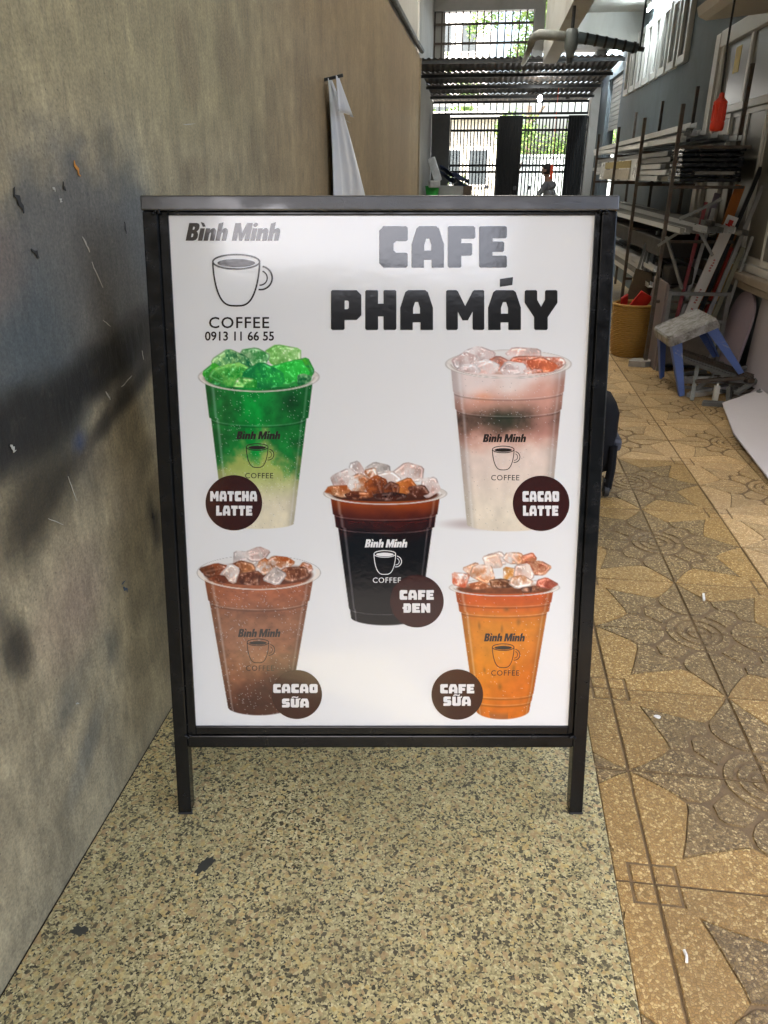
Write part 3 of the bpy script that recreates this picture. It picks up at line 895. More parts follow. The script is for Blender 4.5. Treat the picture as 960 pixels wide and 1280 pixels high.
aw.cyl((-2.1, 19.5, -.02), (-2.1, 19.5, 3.099), .04); aw.cyl((3.3, 19.5, -.02), (3.3, 19.5, 3.099), .04); aw.cyl((-2.1, 21.6, -.02), (-2.1, 21.6, 3.099), .04); aw.cyl((3.3, 21.6, -.02), (3.3, 21.6, 3.099), .04)
single('street_awning', aw, mat('white_sheet_metal', (.66, .70, .74), .5, 0, .08), 'white flat sheet awning on posts just outside the gate', 'awning')

def street_house(label, x0, x1, h, mtl):
    T_ = thing('shop_house', label, 'house', ((x0 + x1) / 2, -16, -.06), 'houses across the street behind the viewer')
    g = MB(); g.box((x0, -20, -.06), (x1, -14, h)); g.build('wall', mtl, T_)
    g = MB(); g.box((x0 - .05, -20.1, h + .001), (x1 - .02, -13.6, h + .2)); g.build('roof', M_DARK, T_)
    n = int((x1 - x0) / 2)
    for k in range(n):
        xc = x0 + (k + .5) * (x1 - x0) / n
        g = MB(); g.box((xc - .6, -13.999, 3.6), (xc + .6, -13.93, 5.0)); f_ = g.build('window', M_DARK, T_)
        g = MB(); g.box((xc - .5, -13.929, 3.7), (xc + .5, -13.92, 4.9)); g.build('pane', mat('far_glass', (.05, .06, .065), .15), f_)
        g = MB(); g.box((xc - .8, -13.999, -.05), (xc + .8, -13.95, 2.6)); g.build('shutter_door', mat('green_shutter', (.08, .12, .11), .6), T_)
for k, (x0, x1, h, c_) in enumerate(((-17, -6.1, 6.3, (.07, .065, .055)), (-6, 6.5, 6.7, (.06, .058, .052)), (6.6, 17, 11.0, (.06, .055, .045)))):
    street_house(['low tan shop house across the street behind the viewer', 'grey shop house straight across the street behind the viewer', 'brown shop house farther along the street behind the viewer'][k], x0, x1, h, mat('shop_render_%d' % k, c_, .85))

# ================================================================== A-FRAME SIGN
YAW = R(7.293); LEAN = R(13.3)
sign = thing('menu_sign', 'black metal A-frame sign board with white iced-coffee menu poster', 'sign', (-.1915, 1.38525, .0125), rz=YAW)
TILT = (R(90) - LEAN, 0, 0)
def face(name, mb, m, parent=sign, smooth=False):
    """parts drawn in the sloping plane: x right, y up the slope, z out of the face"""
    o = obj(name, mb.mesh(name, m, smooth), parent, world=False)
    if parent is sign:
        o.rotation_euler = TILT
    return o
L0, L1, R0, R1, TOP = -.512, -.4785, .4885, .522, 1.486
g = MB(); g.box((L0, .004, -.036), (L1, 1.4545, 0), bev=.003); face('leg', g, M_BLACK)
g = MB(); g.box((R0, .004, -.036), (R1, 1.4545, 0), bev=.003); face('leg', g, M_BLACK)
for a, b in ((L0, L1), (R0, R1)):
    g = MB(); g.box((a - .001, -.004, -.037), (b + .001, .0035, .001), bev=.002); face('foot_cap', g, mat('black_rubber', (.02, .02, .02), .8))
g = MB(); g.box((L0 - .002, 1.455, -.040), (R1 + .002, TOP, .003), bev=.003); face('top_rail', g, M_RAIL)
g = MB(); g.box((L1 + .0005, .183, -.033), (R0 - .0005, .2155, -.002), bev=.003); face('bottom_rail', g, M_BLACK)
g = MB()
g.box((L1 + .0005, .216, -.028), (-.4575, 1.4545, -.006), bev=.002); g.box((.4755, .216, -.028), (R0 - .0005, 1.4545, -.006), bev=.002)
g.box((-.457, .2165, -.0275), (.475, .238, -.0065), bev=.002); g.box((-.457, 1.447, -.0275), (.475, 1.4542, -.0065), bev=.002)
face('inner_frame', g, M_BLACK)
rw = random.Random(6)
for cx_, cy_ in ((L1 - .004, 1.452), (R0 + .004, 1.452), (L1, .214), (R0, .214)):
    g = MB(); 
    for k in range(5):
        bm = bmesh.new(); bmesh.ops.create_icosphere(bm, subdivisions=1, radius=.0045)
        off = Vector((cx_ + rw.uniform(-.012, .012), cy_ + rw.uniform(-.003, .003), rw.uniform(-.001, .002)))
        bm.verts.index_update()
        g.add([q.co + off for q in bm.verts], [[q.index for q in f.verts] for f in bm.faces]); bm.free()
    face('weld', g, M_BLACK, smooth=True)
# rear leaf
rear = MB()
BACK = (R(90) + LEAN, 0, 0); BY = 2 * 1.466 * math.sin(LEAN) + .06
def rear_part(name, mb, m):
    o = obj(name, mb.mesh(name, m), sign, world=False); o.rotation_euler = BACK; o.location = (0, BY, 0); return o
for a, b in ((L0, L1), (R0, R1)):
    g = MB(); g.box((a, -.004, 0), (b, 1.4545, .036), bev=.003); rear_part('rear_leg', g, M_BLACK)
g = MB(); g.box((L0 - .002, 1.455, -.003), (R1 + .002, 1.484, .034), bev=.003); rear_part('rear_rail', g, M_BLACK)
g = MB(); g.box((L1 + .0005, .183, .002), (R0 - .0005, .2155, .033), bev=.003); rear_part('rear_rail', g, M_BLACK)
g = MB(); g.box((L1 + .0005, .216, .010), (R0 - .0005, 1.4545, .016)); rear_part('rear_board', g, M_POSTER)
for x in (-.38, .39):
    g = MB(); g.cyl((x - .04, .372, 1.420), (x + .04, .372, 1.420), .010, n=10); obj('hinge', g.mesh('hinge', M_STEEL), sign, world=False)
# poster board
g = MB(); g.box((-.4574, .2384, -.020), (.4754, 1.4468, -.012))
poster = face('poster', g, M_POSTER)

Hm = [0.001666143, -2.6679129e-06, -0.78564422, 0.0, -0.0018494201, 1.8836755, 0.0, -0.0001891546, 1.0]
def pp(x, y):
    """artwork coordinates (poster drawing units) to the poster plane in metres"""
    w = Hm[6] * x + Hm[7] * y + Hm[8]
    return (Hm[0] * x + Hm[1] * y + Hm[2]) / w, (Hm[3] * x + Hm[4] * y + Hm[5]) / w
def art_mesh(name, V2, F, layer, m, colours=None):
    V2 = np.asarray(V2, float)
    u, v_ = pp(V2[:, 0], V2[:, 1])
    P = np.stack([u, v_, np.full_like(u, -.012 + layer)], -1)
    me = bpy.data.meshes.new(name)
    me.from_pydata(P.tolist(), [], [list(f) for f in F])
    me.materials.append(m)
    if colours is not None:
        set_paint(me, colours)
    bm = bmesh.new(); bm.from_mesh(me)
    for f in bm.faces:
        f.normal_update()
        if f.normal.z < 0: f.normal_flip()
    bm.to_mesh(me); bm.free()
    return obj(name, me, poster, world=False)
def curve_fill(polys, resolution=1):
    """filled 2-D outlines with holes -> vertices and faces"""
    cu = bpy.data.curves.new('outline', 'CURVE')
    cu.dimensions = '2D'; cu.fill_mode = 'BOTH'
    for p in polys:
        s = cu.splines.new('POLY'); s.points.add(len(p) - 1)
        for q, (x, y) in zip(s.points, p): q.co = (x, y, 0, 1)
        s.use_cyclic_u = True
    o = bpy.data.objects.new('outline', cu)
    me = bpy.data.meshes.new_from_object(o)
    V2 = [(q.co.x, q.co.y) for q in me.vertices]; F = [tuple(f.vertices) for f in me.polygons]
    bpy.data.objects.remove(o); bpy.data.curves.remove(cu); bpy.data.meshes.remove(me)
    return V2, F
def text_fill(body, offset=0.0, shear=0.0, space=1.0):
    cu = bpy.data.curves.new('lettering', 'FONT')
    cu.body = body; cu.size = 1; cu.offset = offset; cu.shear = shear; cu.fill_mode = 'BOTH'; cu.space_character = space; cu.resolution_u = 3
    o = bpy.data.objects.new('lettering', cu)
    me = bpy.data.meshes.new_from_object(o)
    V2 = [(q.co.x, q.co.y) for q in me.vertices]; F = [tuple(f.vertices) for f in me.polygons]
    bpy.data.objects.remove(o); bpy.data.curves.remove(cu); bpy.data.meshes.remove(me)
    return V2, F
def fit(V2, x0, x1, ytop, ybase, cap):
    """scale a drawn line so its width fills x0..x1 and height `cap` runs from ybase up to ytop"""
    a = np.asarray(V2, float)
    mn, mx = a[:, 0].min(), a[:, 0].max()
    return np.stack([x0 + (a[:, 0] - mn) / (mx - mn) * (x1 - x0), ybase - a[:, 1] / cap * (ybase - ytop)], -1)

def capheight(**k):
    V2, _ = text_fill('H', **k); a = np.asarray(V2); return a[:, 1].max()
def write(body, x0, x1, ytop, ybase, layer, m, offset=0.0, shear=0.0, space=1.0):
    V2, F = text_fill(body, offset, shear, space)
    art_mesh('lettering', fit(V2, x0, x1, ytop, ybase, capheight(offset=offset)), F, layer, m)

# block capitals, drawn by hand on a unit-high grid
GL = {
 'A': (.84, [[(0, 0), (0, .56), (.13, .95), (.2, 1), (.64, 1), (.71, .95), (.84, .56), (.84, 0), (.52, 0), (.52, .19), (.32, .19), (.32, 0)], [(.33, .41), (.51, .41), (.51, .55), (.46, .70), (.38, .70), (.33, .55)]]),
 'C': (.74, [[(.11, 0), (.70, 0), (.74, .04), (.74, .33), (.70, .36), (.44, .36), (.37, .42), (.37, .58), (.44, .64), (.70, .64), (.74, .67), (.74, .96), (.70, 1), (.11, 1), (0, .89), (0, .11)]]),
 'D': (.78, [[(.10, 0), (.64, 0), (.78, .14), (.78, .86), (.64, 1), (.10, 1), (.10, .60), (0, .60), (0, .42), (.10, .42)], [(.40, .30), (.46, .30), (.49, .34), (.49, .66), (.46, .70), (.40, .70), (.40, .60), (.44, .60), (.44, .42), (.40, .42)]]),
 'E': (.72, [[(.03, 0), (.69, 0), (.72, .03), (.72, .26), (.69, .29), (.35, .29), (.35, .38), (.62, .38), (.65, .41), (.65, .60), (.62, .63), (.35, .63), (.35, .71), (.69, .71), (.72, .74), (.72, .97), (.69, 1), (.03, 1), (0, .97), (0, .03)]]),
 'F': (.71, [[(.03, 0), (.32, 0), (.35, .03), (.35, .29), (.60, .29), (.63, .32), (.63, .56), (.60, .59), (.35, .59), (.35, .70), (.68, .70), (.71, .73), (.71, .97), (.68, 1), (.03, 1), (0, .97), (0, .03)]]),
 'H': (.80, [[(.03, 0), (.31, 0), (.33, .03), (.33, .34), (.47, .34), (.47, .03), (.49, 0), (.77, 0), (.80, .03), (.80, .97), (.77, 1), (.49, 1), (.47, .97), (.47, .66), (.33, .66), (.33, .97), (.31, 1), (.03, 1), (0, .97), (0, .03)]]),
 'L': (.66, [[(.03, 0), (.63, 0), (.66, .03), (.66, .28), (.63, .31), (.35, .31), (.35, .97), (.32, 1), (.03, 1), (0, .97), (0, .03)]]),
 'M': (.98, [[(.03, 0), (.27, 0), (.30, .03), (.30, .46), (.42, .24), (.56, .24), (.68, .46), (.68, .03), (.71, 0), (.95, 0), (.98, .03), (.98, .97), (.95, 1), (.72, 1), (.68, .97), (.49, .60), (.30, .97), (.26, 1), (.03, 1), (0, .97), (0, .03)]]),
 'N': (.82, [[(.03, 0), (.29, 0), (.32, .03), (.32, .42), (.52, .03), (.56, 0), (.79, 0), (.82, .03), (.82, .97), (.79, 1), (.53, 1), (.50, .97), (.50, .58), (.30, .97), (.26, 1), (.03, 1), (0, .97), (0, .03)]]),
 'O': (.80, [[(.12, 0), (.68, 0), (.80, .12), (.80, .88), (.68, 1), (.12, 1), (0, .88), (0, .12)], [(.35, .32), (.45, .32), (.47, .36), (.47, .64), (.45, .68), (.35, .68), (.33, .64), (.33, .36)]]),
 'P': (.78, [[(.03, 0), (.32, 0), (.35, .03), (.35, .25), (.66, .25), (.78, .37), (.78, .88), (.66, 1), (.03, 1), (0, .97), (0, .03)], [(.35, .52), (.43, .52), (.46, .55), (.46, .71), (.43, .74), (.35, .74)]]),
 'S': (.74, [[(.04, 0), (.62, 0), (.74, .12), (.74, .50), (.64, .62), (.36, .62), (.36, .71), (.66, .71), (.70, .75), (.70, .96), (.66, 1), (.12, 1), (0, .88), (0, .50), (.10, .38), (.38, .38), (.38, .29), (.04, .29), (0, .25), (0, .04)]]),
 'T': (.74, [[(.23, 0), (.51, 0), (.54, .03), (.54, .68), (.71, .68), (.74, .71), (.74, .97), (.71, 1), (.03, 1), (0, .97), (0, .71), (.03, .68), (.20, .68), (.20, .03)]]),
 'U': (.80, [[(.12, 0), (.68, 0), (.80, .12), (.80, .97), (.77, 1), (.50, 1), (.47, .97), (.47, .34), (.44, .30), (.36, .30), (.33, .34), (.33, .97), (.30, 1), (.03, 1), (0, .97), (0, .12)]]),
 'Y': (.84, [[(.27, 0), (.56, 0), (.59, .03), (.59, .32), (.84, .68), (.84, .97), (.81, 1), (.55, 1), (.52, .97), (.52, .76), (.42, .58), (.32, .76), (.32, .97), (.29, 1), (.03, 1), (0, .97), (0, .68), (.24, .32), (.24, .03)]]),
}
ACUTE = [[(.30, 1.08), (.62, 1.13), (.64, 1.33), (.30, 1.28)]]
HORN_TILDE = [[(.805, .84), (.89, .88), (.93, 1.02), (.87, 1.08), (.805, .98)], [(.10, 1.06), (.26, 1.13), (.40, 1.12), (.60, 1.07), (.72, 1.14), (.72, 1.26), (.56, 1.18), (.38, 1.23), (.24, 1.24), (.10, 1.17)]]
def block(s, x0, x1, ytop, ybase, layer, m, gap=.10):
    """a line of block capitals; ' and ~ after a letter add its marks"""
    x, items = 0.0, []
    for ch in s:
        if ch == ' ': x += .24; continue
        if ch == "'": items.append((px_, ACUTE)); continue
        if ch == '~': items.append((px_, HORN_TILDE)); continue
        w, polys = GL[ch]
        items.append((x, polys)); px_ = x; x += w + gap
    W = x - gap
    for ox, polys in items:
        out = [[(x0 + (px + ox) / W * (x1 - x0), ybase - py * (ybase - ytop)) for px, py in p] for p in polys]
        if len(out) > 1 and polys is HORN_TILDE:
            for p in out:
                V2, F = curve_fill([p]); art_mesh('letter_mark', V2, F, layer, m)
            continue
        V2, F = curve_fill(out)
        art_mesh('letter', V2, F, layer, m)

_n = [(0, 0), (.25, 0), (.25, .38), (.28, .46), (.33, .46), (.35, .41), (.35, 0), (.60, 0), (.60, .50), (.56, .64), (.46, .71), (.36, .70), (.25, .62)]
IT = {
 'B': (.62, [[(0, 0), (.42, 0), (.56, .05), (.62, .16), (.62, .34), (.57, .46), (.50, .52), (.56, .57), (.61, .67), (.61, .84), (.55, .95), (.42, 1), (0, 1)], [(.26, .20), (.33, .20), (.36, .24), (.36, .36), (.33, .40), (.26, .40)], [(.26, .62), (.33, .62), (.36, .65), (.36, .75), (.33, .79), (.26, .79)]]),
 'i': (.25, [[(0, 0), (.25, 0), (.25, .70), (0, .70)]]),
 'n': (.60, [_n + [(.25, .70), (0, .70)]]),
 'h': (.60, [_n + [(.25, 1.05), (.12, 1.0), (0, .97)]]),
 'M': (.96, [[(0, 0), (.26, 0), (.26, .52), (.40, 0), (.56, 0), (.70, .52), (.70, 0), (.96, 0), (.96, 1), (.65, 1), (.48, .44), (.31, 1), (0, 1)]]),
}
GRAVE = [[(-.06, 1.06), (.14, 1.0), (.27, .80), (.12, .78)]]
DOT = [[(.125 + .13 * math.cos(2 * math.pi * i / 14), .90 + .12 * math.sin(2 * math.pi * i / 14)) for i in range(14)]]
def script_line(x0, x1, ytop, ybase, layer, m):
    x, items = 0.0, []
    for ch in ('B', 'i`', 'n', 'h', ' ', 'M', 'i.', 'n', 'h'):
        if ch == ' ':
            x += .26; continue
        w, polys = IT[ch[0]]
        items.append((x, polys))
        if ch[1:] == '`': items.append((x, GRAVE))
        if ch[1:] == '.': items.append((x, DOT))
        x += w + .055
    W = x - .055 + .2
    for ox, polys in items:
        V2, F = curve_fill([[(x0 + (px + ox + .2 * py) / W * (x1 - x0), ybase - py * (ybase - ytop)) for px, py in p] for p in polys])
        art_mesh('letter', V2, F, layer, m)

def ell(cx, cy, rx, ry, n=40, a0=0, a1=360):
    return [(cx + rx * math.cos(R(a0 + (a1 - a0) * i / n)), cy + ry * math.sin(R(a0 + (a1 - a0) * i / n))) for i in range(n if a1 - a0 == 360 else n + 1)]
def stroke(path, w, closed=False):
    pts = [Vector(p) for p in path]; n = len(pts); Lf, Rt = [], []
    for i in range(n):
        a = pts[i - 1] if (i or closed) else pts[i]; b = pts[(i + 1) % n] if (i < n - 1 or closed) else pts[i]
        d = (b - a).normalized(); nn = Vector((-d.y, d.x)) * w / 2
        Lf.append(tuple(pts[i] + nn)); Rt.append(tuple(pts[i] - nn))
    V2 = Lf + Rt
    F = [(i, (i + 1) % n, n + (i + 1) % n, n + i) for i in range(n if closed else n - 1)]
    return V2, F
def mug(cx, cy, s, layer, m):
    """plain coffee-mug emblem: rim, coffee, body and handle outlines only"""
    w = 1.9 * s
    for name, (V2, F) in (('mug_outline', stroke([(cx + 26 * s * math.copysign(abs(math.cos(R(a))) ** .62, math.cos(R(a))), cy - 18 * s + 48 * s * math.sin(R(a)) ** 1.25) for a in range(180, -1, -5)], w)),
                          ('mug_rim', stroke(ell(cx, cy - 19 * s, 26 * s, 8 * s, 36), w, True)),
                          ('mug_handle', stroke(ell(cx + 27 * s, cy - 1 * s, 13 * s, 13 * s, 20, -80, 100), w)),
                          ('mug_handle', stroke(ell(cx + 26.5 * s, cy - 1 * s, 8 * s, 8 * s, 16, -70, 95), w * .8)),
                          ):
        art_mesh(name, V2, F, layer, m)
    p = ell(cx, cy - 17.6 * s, 21 * s, 4.4 * s, 32)
    art_mesh('mug_coffee', p, [tuple(range(len(p)))], layer, m)

script_line(233, 353, 286.5, 308.5, .0010, M_LOGO)
mug(296, 356, 1.12, .0014, M_LOGO)
write('COFFEE', 262, 337, 403.5, 417, .0010, M_LOGO, .012, 0, 1.12)
write('0913 11 66 55', 257, 343, 421.5, 432.5, .0010, M_LOGO, .018)
block('CAFE', 474, 633, 290.5, 342, .0010, M_INK)
block("PHA MA'Y", 414, 696, 370, 419.5, .0010, M_INK)

# ---- photographic cup prints
WHITE = np.array([.906, .906, .897])
def in_poly(X, Yq, poly):
    ins = np.zeros(X.shape, bool); dist = np.full(X.shape, 1e9); n = len(poly)
    for i in range(n):
        x1, y1 = poly[i]; x2, y2 = poly[(i + 1) % n]
        cond = ((y1 > Yq) != (y2 > Yq)) & (X < (x2 - x1) * (Yq - y1) / ((y2 - y1) + 1e-12) + x1)
        ins ^= cond
        dx, dy = x2 - x1, y2 - y1
        tq = np.clip(((X - x1) * dx + (Yq - y1) * dy) / (dx * dx + dy * dy + 1e-9), 0, 1)
        dist = np.minimum(dist, np.hypot(X - x1 - tq * dx, Yq - y1 - tq * dy))
    return np.where(ins, dist, -dist)
CUP_LAYER = [.00030]
def cup_print(cx, rimy, rx, ry, btop, wtop, bbot, wbot, rb, fill, ledges, ices, seed, rim_alpha=.75, drops=0.0, shadow=0.0, cxb=None, inner=(120, 60, 30), thin_rim=False):
    st = .8
    x0, x1, y0, y1 = cx - rx - 8 - 14 * (shadow > 0), cx + rx + 8, min(rimy - ry, min(i[1] - i[3] for i in ices)) - 8, bbot + rb + 6
    xs = np.arange(x0, x1 + st, st); ys = np.arange(y0, y1 + st, st)
    X, Yq = np.meshgrid(xs, ys, indexing='ij')
    C = np.tile(WHITE, X.shape + (1,)); A = np.zeros(X.shape)
    cxb_ = cx if cxb is None else cxb
    def lay(w, col):
        nonlocal C, A
        w = np.clip(w, 0, 1)
        C = C * (1 - w[..., None]) + (np.asarray(col, float) / 255 if np.ndim(col) == 1 else col) * w[..., None]
        A = np.maximum(A, w)
    if shadow:
        d = np.hypot((X - (cx - rx * .45)) / (rx * .72), (Yq - bbot) / 9.0)
        lay(shadow * (1 - ss(.2, 1.15, d)), (150, 125, 120))
    # inside of the mouth and ice
    e = np.hypot((X - cx) / rx, (Yq - rimy) / ry)
    mouth = 1 - ss(.97, 1.0, e)
    lay(mouth * (.35 if thin_rim else .55), (228, 222, 214))
    e2 = np.hypot((X - cx) / (rx * .90), (Yq - rimy - ry * .12) / (ry * .82))
    nz_ = vnoise(X * .09, Yq * .12, seed + 3, 4)
    lay((1 - ss(.9, 1.0, e2)) * ss(-ry * .7, ry * .2, Yq - rimy) , (np.array(inner)[None, None] * (.6 + .8 * nz_[..., None])) / 255)
    def rim_part(sel):
        if thin_rim:
            lay((1 - ss(.004, .012, np.abs(e - .985))) * .45 * sel, (110, 104, 98))
            lay(ss(.90, .93, e) * (1 - ss(.97, .99, e)) * .8 * sel * (Yq > rimy - ry * .2), (236, 226, 214))
            return
        ring = ss(.885, .915, e) * (1 - ss(.985, 1.0, e)) * sel
        lay(ring * rim_alpha, np.clip((np.array([214, 205, 194])[None, None] * (.90 + .22 * vnoise(X * .08, Yq * .3, seed + 60, 3))[..., None]) / 255, 0, 1))
        lay((1 - ss(.004, .02, np.abs(e - .99))) * .38 * sel, (150, 142, 132))
        lay((1 - ss(.004, .018, np.abs(e - .905))) * .35 * sel * (Yq > rimy), (120, 100, 84))
        lay((1 - ss(.004, .02, np.abs(e - .955))) * .5 * sel * (Yq > rimy), (250, 248, 244))
    front = ss(-2, 2, Yq - rimy)
    rim_part(1 - front)
    r = random.Random(seed)
    for (ix, iy, irx, iry, ca, cb) in ices:
        irx *= 1.18; iry *= 1.18
        n = r.choice([4, 5, 5, 6]); ph = r.uniform(0, 6.28); poly = []
        for k in range(n):
            tq = ph + 2 * math.pi * (k + r.uniform(-.22, .22)) / n
            poly.append((ix + irx * math.cos(tq) * r.uniform(.85, 1.15), iy + iry * math.sin(tq) * r.uniform(.85, 1.15)))
        for _ in range(1):                     # soften the corners
            poly = [p for k in range(len(poly)) for p in (((poly[k][0] * .86 + poly[(k + 1) % len(poly)][0] * .14), (poly[k][1] * .86 + poly[(k + 1) % len(poly)][1] * .14)), ((poly[k][0] * .14 + poly[(k + 1) % len(poly)][0] * .86), (poly[k][1] * .14 + poly[(k + 1) % len(poly)][1] * .86)))]
        sdv = in_poly(X, Yq, poly)
        m = ss(-.6, .8, sdv) * np.where(Yq > rimy, 1 - ss(.86, .93, e), 1)
        nn = vnoise(X * .16 + r.random() * 20, Yq * .16, seed + r.randint(5, 90), 4)
        n4 = vnoise(X * .45 + r.random() * 20, Yq * .35, seed + r.randint(5, 90), 3)
        ang = r.uniform(0, 6.28)
        gq = ((X - ix) * math.cos(ang) / irx + (Yq - iy) * math.sin(ang) / iry)
        tt = np.clip(.5 + .42 * gq + 1.5 * (nn - .5) + .8 * (n4 - .5), 0, 1)[..., None]
        col = (np.array(ca)[None, None] * (1 - tt) + np.array(cb)[None, None] * tt) / 255
        # a facet line across the cube, a bright edge and a thin dark contour
        fl = np.abs((X - ix) * math.sin(ang + .6) - (Yq - iy) * math.cos(ang + .6) - r.uniform(-.3, .3) * irx)
        col = col + .16 * ((1 - ss(.3, 2.2, fl)) * ss(.4, .55, nn))[..., None]
        col = col * (1 - .16 * ss(-.4, .4, gq) * (fl < 60) * ss(.2, -.2, ((X - ix) * math.sin(ang + .6) - (Yq - iy) * math.cos(ang + .6)) / irx))[..., None]
        col = col + .22 * ((1 - ss(.8, 2.4, np.abs(sdv - 2.0))) * ss(.42, .62, nn))[..., None]
        col = col * (1 - .30 * (1 - ss(.4, 2.2, np.abs(sdv - .5))) * ss(.35, .65, nn))[..., None]
        col = col + .28 * (ss(.66, .84, n4) * ss(1, 3, sdv))[..., None]
        lay(m, np.clip(col, 0, 1))
    # body
    tq = np.clip((Yq - btop) / (bbot - btop), -.2, 1.2)
    w = wtop + (wbot - wtop) * tq
    for (lv, dw) in ledges: w = w - dw * ss(lv - .004, lv + .006, tq)
    cxx = cx + (cxb_ - cx) * tq
    u = (X - cxx) / w
    arcq = np.sqrt(np.clip(1 - u * u, 0, 1))
    top_edge = rimy + ry * .72 * np.sqrt(np.clip(1 - ((X - cx) / rx) ** 2, 0, 1))
    body = (1 - ss(.985, 1.006, np.abs(u))) * ss(-.5, .5, Yq - top_edge) * (1 - ss(-.7, .7, Yq - (bbot + rb * arcq)))
    vv = np.clip((Yq - rb * arcq * tq - btop) / (bbot - btop), 0, 1)
    col = fill(u, vv, X, Yq) / 255
    lum = 1 + .10 * vnoise(u * 4 + 9, vv * 9, seed + 41, 3) - .05
    col = col * lum[..., None]
    col = col * (1 - .20 * ss(.72, .98, np.abs(u)))[..., None]
    sheen = (1 - ss(.0, .05, np.abs(u + .86))) * .30 + (1 - ss(.0, .04, np.abs(u - .90))) * .22
    col = col * (1 - sheen[..., None]) + .93 * sheen[..., None]
    for (lv, dw) in ledges:
        yl = btop + lv * (bbot - btop) + ry * .50 * arcq
        d = Yq - yl
        k = (1 - ss(.2, 1.1, np.abs(d))) * .38 * (.4 + .6 * vnoise(X * .1, Yq * .0 + lv * 50, seed + 7, 3) * 1.6)
        col = col + (.95 - col) * np.clip(k, 0, 1)[..., None] * .6
        col = col * (1 - .18 * (1 - ss(.3, 1.6, np.abs(d - 1.8))))[..., None]
    if drops:
        rs = np.random.RandomState(seed + 5)
        dot = rs.rand(*X.shape)
        dm = (dot > 1 - .022 * drops) * (vnoise(X * .06, Yq * .06, seed + 6, 3) > .38)
        col = col + (.93 - col) * (dm * .55)[..., None]
        dk = (rs.rand(*X.shape) > 1 - .006 * drops)
        col = col * (1 - .3 * dk)[..., None]
    lay(body, np.clip(col, 0, 1))
    rim_part(front)
    keep = A > .01
    keep[1:, :] |= keep[:-1, :]; keep[:-1, :] |= keep[1:, :]; keep[:, 1:] |= keep[:, :-1]; keep[:, :-1] |= keep[:, 1:]
    idx = -np.ones(X.shape, int); idx[keep] = np.arange(keep.sum())
    q = np.stack([idx[:-1, :-1], idx[1:, :-1], idx[1:, 1:], idx[:-1, 1:]], -1).reshape(-1, 4)
    q = q[(q >= 0).all(1)]
    art_mesh('cup_print', np.stack([X[keep], Yq[keep]], -1), q.tolist(), CUP_LAYER[0], M_PAINT, lin(C[keep]))
    CUP_LAYER[0] += .00008
def lerp(a, b, t):
    return np.array(a, float) * (1 - t[..., None]) + np.array(b, float) * t[..., None]

def f_matcha(u, v, X, Y):
    n = vnoise(X * .05, Y * .05, 1, 5); n2 = vnoise(X * .12, Y * .10, 2, 4)
    c = lerp((22, 120, 46), (6, 150, 52), 1 - ss(.0, .5, np.abs(u + .1)))
    c = c * (.70 + .55 * n2)[..., None]
    c = c * (1 - .38 * np.exp(-((u - .6) / .2) ** 2 - ((v - .12) / .10) ** 2))[..., None]
    edge = .50 + .10 * u * u - .34 * (n - .5) - .16 * np.exp(-((u - .18) / .2) ** 2) + .16 * (n2 - .5)
    t = ss(edge - .10, edge + .10, v)
    mid = lerp((165, 180, 92), (226, 216, 186), ss(.55, .85, v))
    return c * (1 - t[..., None]) + mid * (.94 + .12 * n2[..., None]) * t[..., None]
GA, GB, GC, GD = (24, 150, 40), (150, 226, 110), (10, 96, 44), (196, 238, 170)
cup_print(324, 478, 76, 19, 488, 67, 660, 46, 7, f_matcha, [(.24, 2.2)], [
    (355, 452, 22, 13, (110, 190, 80), (190, 235, 160)), (318, 455, 22, 13, (60, 150, 70), (200, 235, 180)), (290, 462, 22, 18, (16, 110, 60), (170, 226, 140)), (376, 470, 16, 16, (90, 200, 40), (30, 130, 60)),
    (268, 476, 14, 13, (60, 190, 40), (16, 120, 50)), (288, 475, 24, 14, GB, GA), (357, 472, 28, 16, (30, 190, 50), (60, 215, 80)), (330, 480, 27, 17, (14, 128, 60), (40, 190, 70)), (306, 487, 18, 8, GA, GB), (380, 482, 9, 8, GC, GD)],
    11, .8, .8, inner=(40, 150, 60))
def f_cacao_latte(u, v, X, Y):
    n = vnoise(X * .05, Y * .06, 4, 5); n2 = vnoise(X * .14, Y * .12, 6, 4)
    c = lerp((232, 214, 206), (214, 160, 140), ss(.0, .14, v + .10 * (n - .5) + .06 * u))
    c = lerp_arr(c, (226, 150, 110), .55 * np.exp(-((u + .45) / .16) ** 2 - ((v - .13) / .035) ** 2))
    c = lerp_arr(c, (236, 226, 218), .75 * np.exp(-((u - .02) / .3) ** 2 - ((v - .07) / .06) ** 2))
    band = np.exp(-((v - .29 + .10 * (n - .5)) / .085) ** 2) * (1 - .45 * ss(.3, .9, u)) 
    c = lerp_arr(c, (86, 66, 54), .95 * band * (.7 + .5 * n2))
    c = lerp_arr(c, (58, 60, 46), 1.1 * np.exp(-((u + .05) / .42) ** 2 - ((v - .27) / .06) ** 2) * (.6 + .7 * n2))
    c = lerp_arr(c, (196, 138, 124), .6 * np.exp(-((u - .68) / .25) ** 2 - ((v - .32) / .13) ** 2))
    t = ss(.36, .52, v + .10 * (n - .5))
    low = lerp((226, 206, 192), (226, 214, 192), ss(.5, .95, v)) * (.97 + .06 * n2[..., None])
    return c * (1 - t[..., None]) + low * t[..., None]
def lerp_arr(c, col, t):
    t = np.clip(t, 0, 1)
    return c * (1 - t[..., None]) + np.array(col, float) * t[..., None]
WA, WB, RA, RB = (236, 228, 224), (206, 176, 168), (196, 98, 66), (232, 190, 176)
